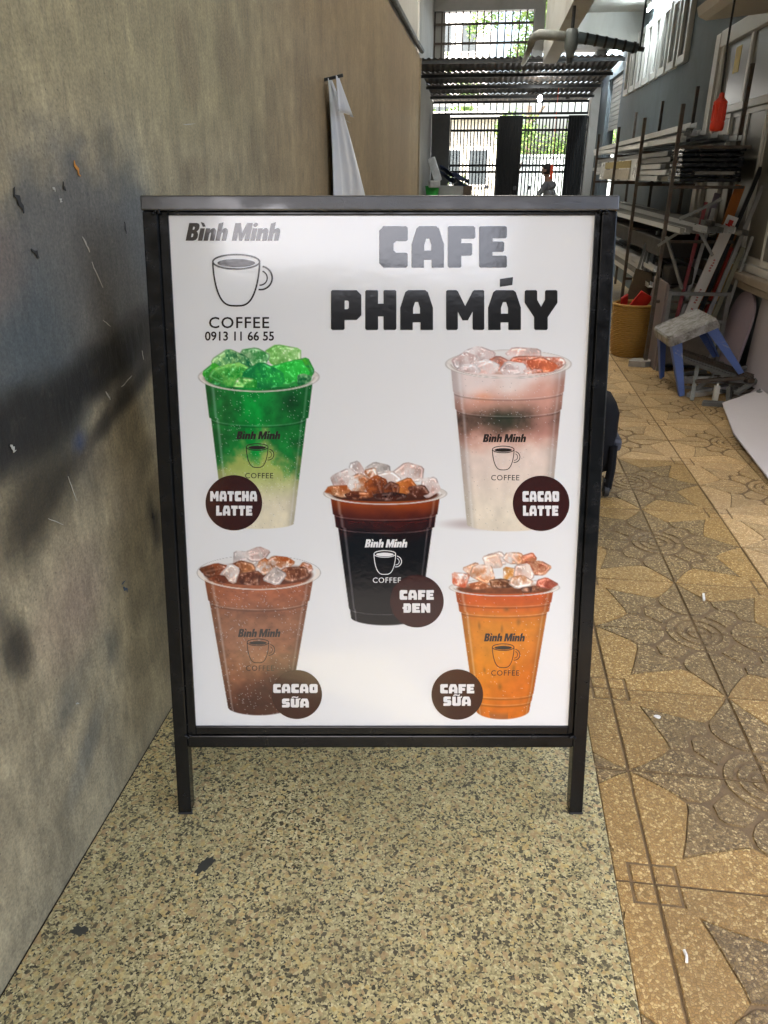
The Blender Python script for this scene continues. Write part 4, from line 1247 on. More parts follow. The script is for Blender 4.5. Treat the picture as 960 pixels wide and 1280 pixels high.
cup_print(635, 462, 79, 18, 478, 71, 661, 54, 9, f_cacao_latte, [(.10, .8), (.22, 1.2)], [
    (600, 452, 20, 10, WA, WB), (655, 450, 24, 9, WA, RB), (580, 458, 16, 10, WB, WA), (690, 460, 16, 9, RA, RB), (662, 460, 22, 11, RB, RA), (622, 463, 18, 10, WB, RA), (676, 464, 18, 9, RA, (226, 120, 76)),
    (604, 466, 18, 10, WA, RB), (640, 468, 16, 10, WA, WB), (585, 470, 16, 7, WA, WB), (665, 473, 16, 6, WA, RA)],
    12, .55, .5, .5, cxb=635, inner=(214, 176, 160))
def f_black(u, v, X, Y):
    n = vnoise(X * .06, Y * .08, 7, 4)
    c = lerp((150, 62, 18), (62, 18, 14), ss(.0, .20, v + .05 * (n - .5)))
    c = lerp_arr(c, (178, 92, 30), .5 * np.exp(-((u - .1) / .5) ** 2 - ((v - .02) / .05) ** 2))
    c = lerp_arr(c, (13, 8, 10), ss(.16, .36, v + .12 * (n - .5)) * (1 - .5 * ss(.86, 1, np.abs(u)) * (1 - v)))
    return c
IA, IB, IC, ID = (232, 224, 218), (196, 160, 148), (168, 84, 32), (78, 34, 18)
cup_print(481.5, 623, 77.5, 14, 630, 68, 777, 48, 10, f_black, [(.13, 1.6), (.24, 2.6), (.93, 1.0)], [
    (472, 592, 14, 9, (214, 206, 198), (170, 158, 150)), (446, 599, 12, 15, (206, 178, 168), IA), (512, 598, 21, 13, IA, (206, 170, 156)), (430, 606, 15, 13, IA, IB), (484, 606, 16, 12, (222, 200, 188), IA),
    (463, 600, 10, 10, IC, IA), (423, 619, 17, 8, IC, (222, 170, 130)), (450, 612, 14, 12, IA, IC), (472, 616, 16, 13, IC, ID), (506, 614, 16, 12, (206, 120, 50), IC), (536, 614, 13, 12, IA, IB), (490, 620, 12, 10, IC, ID), (522, 621, 14, 8, ID, (120, 70, 50)), (448, 625, 18, 6, ID, IC), (488, 627, 20, 5, ID, (50, 22, 14))],
    13, .9, .0, inner=(70, 34, 20))
def f_cacao(u, v, X, Y):
    n = vnoise(X * .05, Y * .06, 9, 5); n2 = vnoise(X * .13, Y * .2, 10, 4)
    c = lerp((164, 92, 58), (148, 96, 66), ss(.05, .3, v))
    c = lerp_arr(c, (158, 110, 80), .6 * np.exp(-((u + .3) / .5) ** 2 - ((v - .5) / .2) ** 2))
    c = lerp_arr(c, (102, 56, 34), .55 * np.exp(-((u - .1) / .6) ** 2 - ((v - .22) / .05) ** 2))
    c = lerp_arr(c, (62, 30, 22), ss(.54, .90, v + .22 * (n - .5) + .15 * u) * .85)
    return c * (.84 + .32 * n2)[..., None]
cup_print(324, 721.5, 78, 22, 735, 67, 889, 40, 10, f_cacao, [(.14, 1.4)], [
    (306, 703, 18, 11, IA, (200, 180, 170)), (322, 700, 16, 9, (226, 214, 206), IB), (348, 710, 18, 10, IC, IA), (382, 716, 9, 8, IC, IB), (270, 719, 17, 10, (146, 72, 36), (84, 38, 20)), (304, 716, 16, 8, (110, 56, 30), (190, 120, 70)),
    (331, 714, 11, 9, IA, IC), (290, 724, 13, 12, IA, (206, 170, 150)), (368, 723, 20, 10, (92, 46, 28), (160, 96, 60)), (316, 730, 16, 12, ID, (150, 90, 60)), (343, 726, 14, 11, (214, 200, 192), (170, 150, 140)), (272, 730, 12, 6, (130, 60, 30), ID)],
    14, .8, .8, thin_rim=True, inner=(104, 52, 30))
def f_orange(u, v, X, Y):
    n = vnoise(X * .05, Y * .06, 15, 5); n2 = vnoise(X * .12, Y * .16, 16, 4)
    c = lerp((196, 84, 22), (216, 128, 26), ss(.05, .28, v))
    c = lerp_arr(c, (206, 132, 30), .6 * np.exp(-((u + .35) / .4) ** 2 - ((v - .40) / .2) ** 2))
    c = lerp_arr(c, (206, 108, 26), ss(.4, .9, v + .25 * u))
    for (a, b, s1, s2) in ((.35, .24, .05, .025), (-.1, .74, .06, .025), (.30, .60, .05, .03), (-.6, .27, .03, .03), (-.05, .29, .03, .03), (-.55, .62, .04, .02), (.05, .14, .06, .015)):
        c = lerp_arr(c, (128, 84, 30), .65 * np.exp(-((u - a) / s1) ** 2 - ((v - b) / s2) ** 2))
    c = lerp_arr(c, (132, 84, 56), .6 * ss(.93, .97, v) * (np.abs(u + .15) < .35))
    return c * (.93 + .14 * n2)[..., None]
OA, OB = (240, 222, 208), (214, 140, 92)
cup_print(630, 740, 69.5, 11, 745, 61, 893, 38, 11, f_orange, [(.09, 1.0), (.17, 2.2), (.86, .6), (.92, .8)], [
    (622, 704, 14, 8, (226, 218, 212), (206, 170, 150)), (642, 703, 12, 8, (230, 222, 216), OB), (660, 705, 10, 8, OB, (200, 110, 80)), (590, 716, 12, 10, OA, OB), (616, 708, 14, 10, OA, (226, 180, 150)), (668, 716, 17, 10, (226, 170, 130), (140, 60, 34)),
    (576, 730, 12, 12, (206, 90, 50), OA), (604, 722, 16, 12, OA, OB), (636, 722, 12, 10, (214, 140, 60), OA), (655, 722, 14, 12, OA, (220, 180, 160)), (628, 735, 20, 6, (84, 46, 22), (120, 66, 30)), (650, 733, 14, 8, (196, 130, 86), OA), (682, 735, 13, 7, (150, 60, 36), (214, 120, 90)), (600, 738, 15, 6, (150, 76, 36), OB), (664, 742, 13, 4, (70, 36, 24), OB)],
    15, .9, .3, cxb=628, inner=(120, 62, 28))

for (x, y0, m, w0, cy0) in ((324, 545.5, M_LOGO, 56, 576), (630.5, 549, M_LOGO, 55, 579), (483, 680, M_PALE, 54, 709), (325, 791.5, M_LOGO, 54, 819), (630.5, 797, M_LOGO, 52, 825)):
    yb = y0 + 10; c0 = {576: 597.5, 579: 600, 709: 727.5, 819: 837, 825: 843}[cy0]
    script_line(x - w0 / 2, x + w0 / 2, y0, yb, .0008, m)
    mug(x - 2, cy0 - 1, .52, .0010, m)
    write('COFFEE', x - 17, x + 18, c0, c0 + 6.5, .0008, m, .004, 0, 1.12)
for (cx_, cy_, rad, l1, l2) in (
        (293, 634.5, 35.3, ('MATCHA', 263.6, 321.8, 620, 632.5), ('LATTE', 271, 316, 638, 650.3)),
        (675.7, 635.2, 35.3, ('CACAO', 652.5, 698, 620, 633), ('LATTE', 653, 697, 638, 650.6)),
        (521, 757, 33.4, ('CAFE', 499.5, 542, 743, 755), ('DEN', 503, 537.5, 759.5, 771.2)),
        (371.5, 873, 31.3, ('CACAO', 342, 397.3, 859.8, 871), ('SU~A', 353, 386.5, 878, 889)),
        (571.3, 873, 32.2, ('CAFE', 550, 592.4, 860, 871.5), ('SU~A', 554, 588, 875.5, 887))):
    p = ell(cx_, cy_, rad, rad * .975, 72)
    art_mesh('badge', p, [tuple(range(72))], .0012, M_BADGE)
    block(*l1, .0016, M_PALE); block(*l2, .0016, M_PALE)

# ================================================================== THINGS ON THE RIGHT
# plastic stool, tipped against the scrap
SEAT = [(1.363, 5.617, .407), (1.688, 5.637, .557), (1.662, 6.086, .556), (1.337, 6.067, .406)]
FEET = [(1.511, 5.588, .004), (1.903, 5.612, .183), (1.872, 6.135, .181), (1.480, 6.111, .004)]
stool = thing('plastic_stool', 'blue plastic stool with grey worn seat tipped onto the scrap metal', 'stool', (1.65, 5.85, 0))
t = NT('stool_plastic')
v = t.coords()
n1 = t.noise(v, 9, 6, .7, .8); n2 = t.noise(v, 60, 4)
c = t.mix(t.ramp(n1.outputs['Fac'], [(.58, 0.0), (.72, .8)]), (.07, .13, .38), (.34, .34, .33))
t.color(c); t.b.inputs['Roughness'].default_value = .5
t.bump(n2.outputs['Fac'], .1, .002)
M_STOOL = t.m
t = NT('stool_seat_worn')
v = t.coords()
n1 = t.noise(v, 16, 6, .75, .8)
t.color(t.ramp(n1.outputs['Fac'], [(.30, (.06, .05, .04)), (.45, (.20, .19, .175)), (.6, (.33, .33, .33)), (.72, (.10, .085, .07))]))
t.b.inputs['Roughness'].default_value = .65
M_SEAT = t.m
A, B, Cc, D = [Vector(p) for p in SEAT]
ex, ey = (B - A), (D - A); nz_v = ex.cross(ey).normalized()
def sp_(u, v_, h): return A + ex * u + ey * v_ + nz_v * h
g = MB()
N = 8
top, bot = [], []
ring = []
for k in range(4):
    cu_, cv_ = [(.1, .1), (.9, .1), (.9, .9), (.1, .9)][k]
    for j in range(5):
        a = R(180 + 90 * k + 90 * j / 4); ring.append((cu_ + .1 * math.cos(a), cv_ + .1 * math.sin(a)))
n = len(ring)
vs_l = [sp_(u, v_, .0) for u, v_ in ring] + [sp_(.5 + (u - .5) * .93, .5 + (v_ - .5) * .93, .014) for u, v_ in ring] + [sp_(.5 + (u - .5) * .86, .5 + (v_ - .5) * .86, .006) for u, v_ in ring] + [sp_(.5 + (u - .5) * 1.05, .5 + (v_ - .5) * 1.05, -.055) for u, v_ in ring] + [sp_(.5 + (u - .5) * 1.0, .5 + (v_ - .5) * 1.0, -.05) for u, v_ in ring] + [sp_(.5 + (u - .5) * .9, .5 + (v_ - .5) * .9, -.006) for u, v_ in ring]
fs_l = []
for a, b in ((3, 0), (0, 1), (1, 2), (4, 3), (5, 4)):
    fs_l += [(a * n + i, a * n + (i + 1) % n, b * n + (i + 1) % n, b * n + i) for i in range(n)]
fs_l += [tuple(range(2 * n, 3 * n)), tuple(range(5 * n, 6 * n))]
g.add(vs_l, fs_l); g.build('seat', M_SEAT, stool)
for k in range(4):
    ci, cj = [(0, 0), (1, 0), (1, 1), (0, 1)][k]
    ui, vi = (.10 if ci == 0 else .90), (.09 if cj == 0 else .91)
    t0 = sp_(ui, vi, -.0505); ft = Vector(FEET[k])
    g = MB()
    ax, ay = ex.normalized(), ey.normalized()
    sx_, sy_ = (1 if ci == 0 else -1), (1 if cj == 0 else -1)
    # L-section tapering leg
    def lp(p, a, b): return p + ax * a * sx_ + ay * b * sy_
    w0, w1, th = .075, .040, .012
    sec = lambda p, w: [lp(p, -.02, -.02), lp(p, w - .02, -.02), lp(p, w - .02, -.02 + th), lp(p, -.02 + th, -.02 + th), lp(p, -.02 + th, w - .02), lp(p, -.02, w - .02)]
    s0, s1 = sec(t0, w0), sec(ft, w1)
    s1 = [Vector((q.x, q.y, max(q.z, .003))) for q in s1]
    g.add(s0 + s1, [(i, (i + 1) % 6, 6 + (i + 1) % 6, 6 + i) for i in range(6)] + [(0, 1, 2, 3), (0, 3, 4, 5), (9, 8, 7, 6), (11, 10, 9, 6)])
    g.build('leg', M_STOOL, stool)

# wicker basket with red wrappers
bk = thing('wicker_basket', 'round golden wicker basket on the tiles beside the crate', 'basket', (1.36, 6.98, 0))
M_WICK = mat('wicker', (.38, .21, .045), .65, 0, .3, 40, .3, (1, 1, 4))
prof = [(.135, 0.0), (.15, .02), (.165, .12), (.172, .24), (.175, .36), (.178, .44)]
NR = 26
for k in range(NR):
    z = .012 + .43 * k / (NR - 1)
    r_ = np.interp(z, [p[1] for p in prof], [p[0] for p in prof])
    g = MB(); pts = []
    for i in range(33):
        a = 2 * math.pi * i / 32
        rr = r_ + .0045 * math.cos(16 * a + math.pi * (k % 2)) 
        pts.append((1.36 + rr * math.cos(a), 6.98 + rr * math.sin(a), z))
    g.tube(pts, .0095, 5); g.build('weave_band', M_WICK, bk, smooth=True)
for i in range(16):
    a = 2 * math.pi * i / 16
    g = MB(); g.tube([(1.36 + (r_ - .006) * math.cos(a), 6.98 + (r_ - .006) * math.sin(a), z) for r_, z in prof[1:]], .006, 5); g.build('stake', M_WICK, bk)
g = MB(); g.tube([(1.36 + .18 * math.cos(2 * math.pi * i / 32), 6.98 + .18 * math.sin(2 * math.pi * i / 32), .452) for i in range(33)], .013, 6); g.build('rim', M_WICK, bk, smooth=True)
g = MB(); g.lathe([(.001, .004), (.14, .004), (.14, .012), (.001, .012)], (1.36, 6.98, 0), 24); g.build('base', M_WICK, bk)
M_RED = mat('red_card', (.55, .02, .015), .5, 0, .15)
rr = random.Random(2)
def slab(name, c, size, rot, m, label, cat, group=None):
    g = MB(); g.box([-s / 2 for s in size], [s / 2 for s in size], bev=min(size) * .15)
    o = g.build(name, m); o.location = c; o.rotation_euler = rot
    return tag(o, label, cat, group)
slab('red_packet', (1.39, 6.95, .46), (.13, .02, .20), (.3, .5, .2), M_RED, 'red card packet sticking up out of the wicker basket', 'packet')
slab('red_packet', (1.27, 7.02, .44), (.10, .02, .16), (.1, -.3, .9), M_RED, 'second red packet at the left rim of the wicker basket', 'packet')

# open crate of profile strips
cr = thing('scrap_crate', 'open metal-framed crate with purple-grey side panel holding long strips', 'crate', (1.73, 6.6, 0))
X0, X1, YF, YB, ZT_ = 1.50, 1.955, 6.38, 6.86, .645
for (x, y) in ((X0, YF), (X1, YF), (X0, YB), (X1, YB)):
    g = MB(); g.box((x - .016, y - .016, 0), (x + .016, y + .016, ZT_)); g.build('post', M_ALU2, cr)
for z in (ZT_ - .03, .40, .06):
    g = MB(); g.box((X0 + .017, YF - .012, z), (X1 - .017, YF + .012, z + .026)); g.build('front_rail', M_ALU2, cr)
    g = MB(); g.box((X0 + .017, YB - .012, z), (X1 - .017, YB + .012, z + .026)); g.build('back_rail', M_ALU2, cr)
g = MB(); g.box((X0 - .012, YF - .018, .03), (X0 - .0165, YB + .03, ZT_ + .05)); g.box((X0 - .030, YF + .02, .0), (X0 - .0175, YB + .03, ZT_ + .06)); g.build('side_panel', mat('purple_grey_board', (.20, .165, .165), .7, 0, .15), cr)
g = MB(); g.box((X0 + .018, YF + .014, .03), (X1 - .018, YB - .014, .045)); g.build('floor', M_DARK, cr)
g = MB(); g.box((X0 + .02, YF + .02, .05), (X1 - .02, YF + .026, .38)); g.build('front_panel', mat('taupe_board', (.16, .14, .125), .7), cr)
# strips standing in the crate, leaning right against the window
strips = [
 ('white_strip', (1.60, 6.46, .10), (1.93, 6.55, 1.20), .085, .012, (.66, .65, .64), 'white profile strip with red arrow and red lettering leaning from the crate'),
 ('orange_strip', (1.72, 6.62, .10), (2.00, 6.75, 1.42), .075, .012, (.42, .13, .02), 'tall orange-brown strip leaning from the crate against the window'),
 ('maroon_strip', (1.57, 6.45, .10), (1.72, 6.60, 1.30), .026, .018, (.22, .03, .04), 'thin maroon strip standing highest at the left of the crate'),
 ('black_strip', (1.70, 6.50, .10), (2.09, 6.62, 1.55), .030, .022, (.02, .02, .022), 'long black strip reaching farthest up from the crate'),
 ('grey_strip', (1.76, 6.44, .10), (2.09, 6.50, 1.42), .030, .020, (.30, .30, .30), 'long light grey strip beside the black strip in the crate'),
 ('brown_strip', (1.82, 6.72, .10), (2.04, 6.85, 1.10), .085, .014, (.26, .10, .025), 'short broad brown strip at the back of the crate'),
 ('silver_strip', (1.62, 6.56, .10), (1.82, 6.72, 1.25), .028, .02, (.45, .45, .45), 'slim silver strip just behind the white strip'),
 ('olive_strip', (1.80, 6.42, .10), (2.02, 6.46, .98), .035, .02, (.20, .19, .13), 'olive grey strip low at the right of the crate'),
 ('yellow_strip', (1.86, 6.52, .10), (2.00, 6.60, .84), .04, .016, (.45, .26, .03), 'short yellow-ochre strip deep in the crate'),
 ('red_strip', (1.78, 6.58, .10), (1.99, 6.64, .96), .024, .016, (.40, .03, .02), 'short red strip in the middle of the crate'),
 ('steel_strip', (1.90, 6.40, .10), (2.06, 6.42, 1.06), .022, .02, (.32, .33, .31), 'pale steel strip at the right front corner of the crate'),
 ('violet_strip', (1.66, 6.74, .10), (1.86, 6.84, 1.36), .05, .012, (.20, .17, .22), 'dull violet strip leaning at the back of the crate'),
]
for (nm, p0, p1, w, h, c_, lab) in strips:
    if nm == 'white_strip':
        T_ = thing(nm, lab, 'strip', p0, 'strips standing in the crate')
        g = MB(); g.bar(p0, p1, w, h, up=(0, 1, 0)); g.build('board', mat('strip_' + nm, c_, .5, 0, .08), T_)
        p0v, p1v = Vector(p0), Vector(p1); d = (p1v - p0v).normalized(); a = d.cross(Vector((0, 1, 0))).normalized(); b = a.cross(d)
        fr = lambda s, t_: p0v + d * s + a * t_ - b * (-h / 2 - .001) if (b.y < 0) else p0v + d * s + a * t_ - b * (h / 2 + .001)
        g = MB(); L_ = (p1v - p0v).length
        arrow = [(L_ - .03, -.018), (L_ - .03, .018), (L_ - .065, .018), (L_ - .065, .038), (L_ - .115, 0), (L_ - .065, -.038), (L_ - .065, -.018)]
        g.add([fr(s, t_) for s, t_ in arrow], [tuple(range(7))]); g.build('arrow_print', M_RED, T_)
        rq = random.Random(9)                  # small worn red print, too faint to read
        for s0, n_ in ((.28, 7), (.46, 6), (.72, 5)):
            for q in range(n_):
                a0 = s0 + q * .021
                g = MB(); y_ = -.012 + rq.uniform(-.003, .003)
                g.add([fr(a0, y_), fr(a0 + .013, y_), fr(a0 + .013, y_ + rq.uniform(.014, .022)), fr(a0, y_ + rq.uniform(.014, .022))], [(0, 1, 2, 3)]); g.build('red_print', mat('faded_red', (.45, .16, .15), .6, 0, .3, 80), T_)
    else:
        g = MB(); g.bar(p0, p1, w, h, up=(0, 1, 0))
        single(nm, g, mat('strip_' + nm, c_, .5, 0 if max(c_) - min(c_) > .03 else .4, .2), lab, 'strip', 'strips standing in the crate')

# heap of aluminium off-cuts under the stool
r = random.Random(21)
OFF = ['pale square off-cut standing upright at the front of the scrap heap', 'short off-cut lying flat at the left of the scrap heap', 'long grey off-cut slanting across the scrap heap', 'second long off-cut lying beside the slanting one', 'dull off-cut crossing low under the stool', 'thin off-cut leaning at the left leg of the stool', 'short off-cut end standing beside the upright one', 'flat off-cut at the right end of the scrap heap', 'dark off-cut at the back of the scrap heap', 'bent grey off-cut below the tipped seat', 'small off-cut at the foot of the wall', 'broad off-cut under the raised stool feet']
OP = [((1.70, 5.42, .0), (1.70, 5.42, .13), .035, .03), ((1.60, 5.36, .015), (1.78, 5.33, .018), .03, .028), ((1.50, 5.85, .235), (1.95, 5.62, .12), .045, .03), ((1.56, 5.95, .25), (2.02, 5.66, .135), .035, .03), ((1.55, 5.55, .02), (1.95, 5.75, .03), .04, .03), ((1.56, 5.48, .0), (1.62, 5.70, .20), .028, .02), ((1.81, 5.46, .0), (1.80, 5.47, .11), .03, .03), ((1.82, 5.44, .02), (2.02, 5.55, .02), .04, .035), ((1.6, 6.0, .02), (2.0, 6.05, .02), .06, .04), ((1.58, 5.62, .02), (1.72, 5.60, .15), .028, .02), ((1.95, 5.35, .0), (1.97, 5.36, .12), .03, .025), ((1.78, 6.20, .153), (1.95, 5.50, .153), .05, .03)]
for k, ((p0, p1, w, h), lab) in enumerate(zip(OP, OFF)):
    p0, p1 = Vector(p0), Vector(p1)
    d = (p1 - p0).normalized(); g = MB()
    g.bar(p0, p1, w, h); g.bar(p0 + d * .004 + Vector((0, 0, h * .5 + .006)), p1 - d * .004 + Vector((0, 0, h * .5 + .006)), w * .3, .011)
    o = single('metal_offcut', g, [M_ALU, M_ALU2, M_ALU2, M_STEEL][k % 4] if k else mat('bright_offcut', (.7, .69, .62), .4, .2, .1), lab, 'off-cut', 'metal off-cuts heaped under the stool')

for k in range(14):
    a = r.uniform(-.6, .6) + (1.2 if k % 3 == 0 else 0); L_ = r.uniform(.18, .42); cx_, cy_, cz_ = r.uniform(1.66, 1.95), r.uniform(5.5, 6.1), .02 + .011 * k
    dz = r.uniform(-.03, .03)
    p0 = Vector((cx_ - L_ / 2 * math.cos(a), cy_ - L_ / 2 * math.sin(a), cz_ + dz)); p1 = Vector((min(2.05, cx_ + L_ / 2 * math.cos(a)), cy_ + L_ / 2 * math.sin(a), max(.015, cz_ - dz)))
    p0.z = max(.015, p0.z)
    g = MB(); g.bar(p0, p1, r.uniform(.02, .045), .022)
    single('metal_offcut', g, r.choice([M_ALU, M_ALU2, M_ALU2, M_STEEL]), 'grey metal off-cut in the tangle under the tipped stool', 'off-cut', 'metal off-cuts heaped under the stool')

# arched purple board leaning on the wall below the window
pts = [(-.20, 0)] + [(.20, 0)] + [(.20 * math.cos(R(a)), .42 + .20 * math.sin(R(a))) for a in range(0, 181, 15)]
g = MB(); g.prism(pts, -.008, .008, 0, lambda a, b, c_: (2.075 - .10 * (1 - b / .62) + c_, 6.27 - a * 1.35, .003 + b * 1.08))
single('arched_board', g, mat('lilac_board', (.36, .30, .35), .6, 0, .08), 'lilac board with rounded top leaning under the window sill', 'board')
# curled lilac-white sheet and the white panel lying against the wall
g = MB(); vs_l, fs_l = [], []
nu, nv = 22, 14
for i in range(nu + 1):
    k = i / nu
    xs_ = np.interp(k, [0, .25, .4, .55, 1], [1.725, 1.94, 2.02, 2.045, 2.06])
    zs_ = np.interp(k, [0, .25, .4, .55, 1], [.006, .035, .10, .25, .94])
    fe = np.interp(k, [0, .25, .4, .55, .75, 1], [5.29, 5.68, 5.86, 5.93, 5.92, 5.86])
    for j in range(nv + 1):
        q = j / nv
        vs_l.append((xs_ - .10 * q * (1 - k), fe - q * (fe - 3.6), zs_))
for i in range(nu):
    for j in range(nv):
        a = i * (nv + 1) + j; fs_l.append((a, a + nv + 1, a + nv + 2, a + 1))
g.add(vs_l, fs_l)
o = g.build('curled_sheet', mat('lilac_white_sheet', (.46, .42, .45), .55, 0, .05, 3), smooth=True)
sm = o.modifiers.new('thickness', 'SOLIDIFY'); sm.thickness = .006
tag(recenter(o), 'curled lilac-white sheet leaning on the right wall behind the white panel', 'sheet')
g = MB(); g.prism([(1.70, 5.25), (1.612, 4.70), (1.60, 4.62), (1.567, 3.87), (1.53, 3.0), (2.0, 3.0), (2.0, 5.42)], .012, .020, 0, lambda a, b, c_: (a, b, c_ + max(0, a - 1.52) * .20))
single('foam_board', g, mat('white_foam_board', (.62, .59, .62), .5, 0, .04, 3, .03), 'large white panel leaning from the tiles at the right edge', 'panel')

# rack of aluminium profiles
rack = thing('profile_rack', 'rusty steel rack on the right wall loaded with aluminium profiles', 'rack', (1.7, 9, 0))
fy, by = (6.55, 8.05, 9.55, 11.2), (6.95, 8.6, 10.2, 11.9)
for y in fy:
    g = MB(); g.box((1.412, y - .014, 0), (1.44, y + .014, 1.98)); g.build('front_post', M_STEEL, rack)
for y in by:
    g = MB(); g.box((XR - .13, y - .016, 0), (XR - .1, y + .016, 2.28)); g.build('back_post', M_STEEL, rack)
for y in fy:
    for z in (.55, 1.02, 1.42, 1.70):
        g = MB(); g.box((1.441, y - .010, z - .022), (XR - .131, y + .010, z)); g.build('arm', M_STEEL, rack)
r = random.Random(31)
def bundle(n, z0, zt, x0, x1, y0, y1, label, group, mtls, boxy):
    for k in range(n):
        w = r.uniform(.03, .06); h = r.uniform(.025, .05)
        cols = int((x1 - x0) / .055)
        x = x0 + (k % cols + .5) * (x1 - x0) / cols; z = z0 + (k // cols) * .048 + .026
        if z > zt: break
        ya, yb = y0 + r.uniform(-.25, .35), y1 + r.uniform(-.5, .4)
        g = MB(); tl = boxy; p0, p1 = Vector((x, ya, z + r.uniform(0, tl))), Vector((x + r.uniform(-.02, .02), yb, z + r.uniform(0, tl)))
        t_ = .003
        # open channel: web and two flanges
        g.bar(p0, p1, .046, t_); g.bar(p0 + Vector((-.0215, 0, .02)), p1 + Vector((-.0215, 0, .02)), t_, .036); g.bar(p0 + Vector((.0215, 0, .02)), p1 + Vector((.0215, 0, .02)), t_, .036)
        single('aluminium_profile', g, r.choice(mtls), label, 'profile', group)
bundle(12, 1.70, 1.80, 1.46, 1.98, 6.7, 11.6, 'thin silver aluminium profile lying on the top tier of the rack', 'profiles on the top tier', [M_ALU, M_ALU2, M_ALU], .06)
bundle(40, 1.42, 1.66, 1.46, 1.98, 7.1, 11.4, 'silver aluminium profile packed in the second tier of the rack', 'profiles on the second tier', [M_ALU, M_ALU, M_ALU2], .004)
bundle(16, 1.02, 1.14, 1.46, 1.98, 6.3, 11.0, 'aluminium profile in the middle tier of the rack above the crate', 'profiles on the middle tier', [M_ALU2, M_ALU, M_ALU2], .05)
bundle(30, .55, .80, 1.46, 1.98, 7.1, 11.0, 'aluminium profile in the lowest tier of the rack behind the basket', 'profiles on the lowest tier', [M_ALU2, M_ALU], .012)
# wrapped pack with a yellow label on the second tier
pk = thing('wrapped_pack', 'wrapped pack of profiles with yellowed paper label on the rack', 'pack', (1.40, 9.1, 1.42))
g = MB(); g.box((1.445, 8.2, 1.44), (1.4595, 10.9, 1.64), bev=.004); g.build('wrapping', mat('pack_film', (.34, .35, .34), .3, .3, .2, 5), pk)
for k, (y0, y1, c_) in enumerate(((8.6, 10.4, (.42, .35, .16)), (8.62, 10.42, (.48, .46, .40)))):
    g = MB(); z0 = 1.56 if k == 0 else 1.45
    g.box((1.438, y0, z0), (1.4445, y1, z0 + (.07 if k == 0 else .10))); g.build('paper_label', mat('paper_%d' % k, c_, .8, 0, .3, 30), pk)
# black-wrapped stack and loose ends in front of the rack
g = MB()
for k in range(7): g.box((1.50, 6.62 + .02 * (k % 3), 1.445 + k * .036), (1.96, 7.05, 1.475 + k * .036), bev=.006)
single('black_stack', g, mat('black_film', (.012, .012, .014), .25, 0, .3), 'stack of black-wrapped bars at the near end of the rack', 'stack')
g = MB(); g.box((1.47, 6.75, .86), (1.97, 10.9, 1.0), bev=.01); single('dark_carton', g, mat('dark_carton', (.03, .028, .025), .8), 'long dark carton lying under the middle tier of the rack', 'carton')
LO = [((1.50, 6.45, 1.18), (1.78, 6.40, 1.33), 'loose short bar poking up from the rack end'), ((1.62, 6.42, 1.15), (1.78, 6.38, .92), 'loose bar slanting down from the poking bar'), ((1.38, 6.5, .98), (1.56, 6.44, 1.12), 'short loose bar sticking out left above the crate'), ((1.44, 6.52, 1.05), (1.60, 6.42, .66), 'thin loose bar hanging down behind the crate'), ((1.60, 6.58, 1.51), (1.84, 6.40, 1.51), 'square bar end jutting out beside the black stack')]
for p0, p1, lab in LO:
    g = MB(); g.bar(p0, p1, .022, .022); g.bar(Vector(p0) + Vector((0, -.0125, 0)), Vector(p1) + Vector((0, -.0125, 0)), .008, .003); single('loose_bar', g, M_ALU2, lab, 'bar', 'loose bars near the crate')
# sheaf of strips standing behind the basket
for k in range(9):
    x0 = 1.40 + .028 * k; g = MB()
    g.bar((x0 - .10 + r.uniform(-.03, .03), 7.28 + .03 * (k % 3), .004), (1.47 + .012 * k, 7.42, .95 + r.uniform(-.12, .12)), .022, .008, up=(0, 1, 0))
    single('standing_strip', g, M_ALU if k % 2 else M_ALU2, 'pale metal strip in the sheaf standing behind the wicker basket', 'strip', 'sheaf behind the basket')
slab('cardboard_piece', (1.42, 7.20, .50), (.20, .02, .42), (-.12, .25, .1), mat('brown_card', (.10, .075, .045), .9), 'dark brown cardboard piece standing behind the basket', 'cardboard')
slab('dark_box', (1.62, 6.72, .735), (.20, .22, .15), (0, 0, .1), mat('dark_box_card', (.03, .025, .02), .8), 'small dark box sitting on top of the crate', 'box')

# red pendant on its cord
pd = thing('hanging_pendant', 'bright red-orange ribbed cylinder hanging on a black cord', 'pendant', (1.56, 6.0, 1.77))
g = MB(); g.tube([(1.535, 6, 4.0), (1.53, 6, 3.0), (1.532, 6, 2.3), (1.545, 6, 2.0)], .007, 6); g.build('cord', mat('cord_black', (.01, .01, .01), .6), pd)
g = MB(); g.lathe([(.001, 2.01), (.016, 2.0), (.020, 1.975), (.042, 1.955), (.045, 1.945), (.042, 1.935), (.042, 1.83), (.046, 1.825), (.046, 1.79), (.040, 1.775), (.001, 1.77)], (1.55, 6, 0), 20)
g.build('body', mat('red_plastic', (.62, .035, .008), .4, 0, .12, 30), pd, smooth=True)
for k in range(10):
    a = 2 * math.pi * k / 10
    g = MB(); g.box((1.55 + .042 * math.cos(a) - .004, 6 + .042 * math.sin(a) - .004, 1.835), (1.55 + .042 * math.cos(a) + .004, 6 + .042 * math.sin(a) + .004, 1.932)); g.build('rib', MATS['red_plastic'], pd)

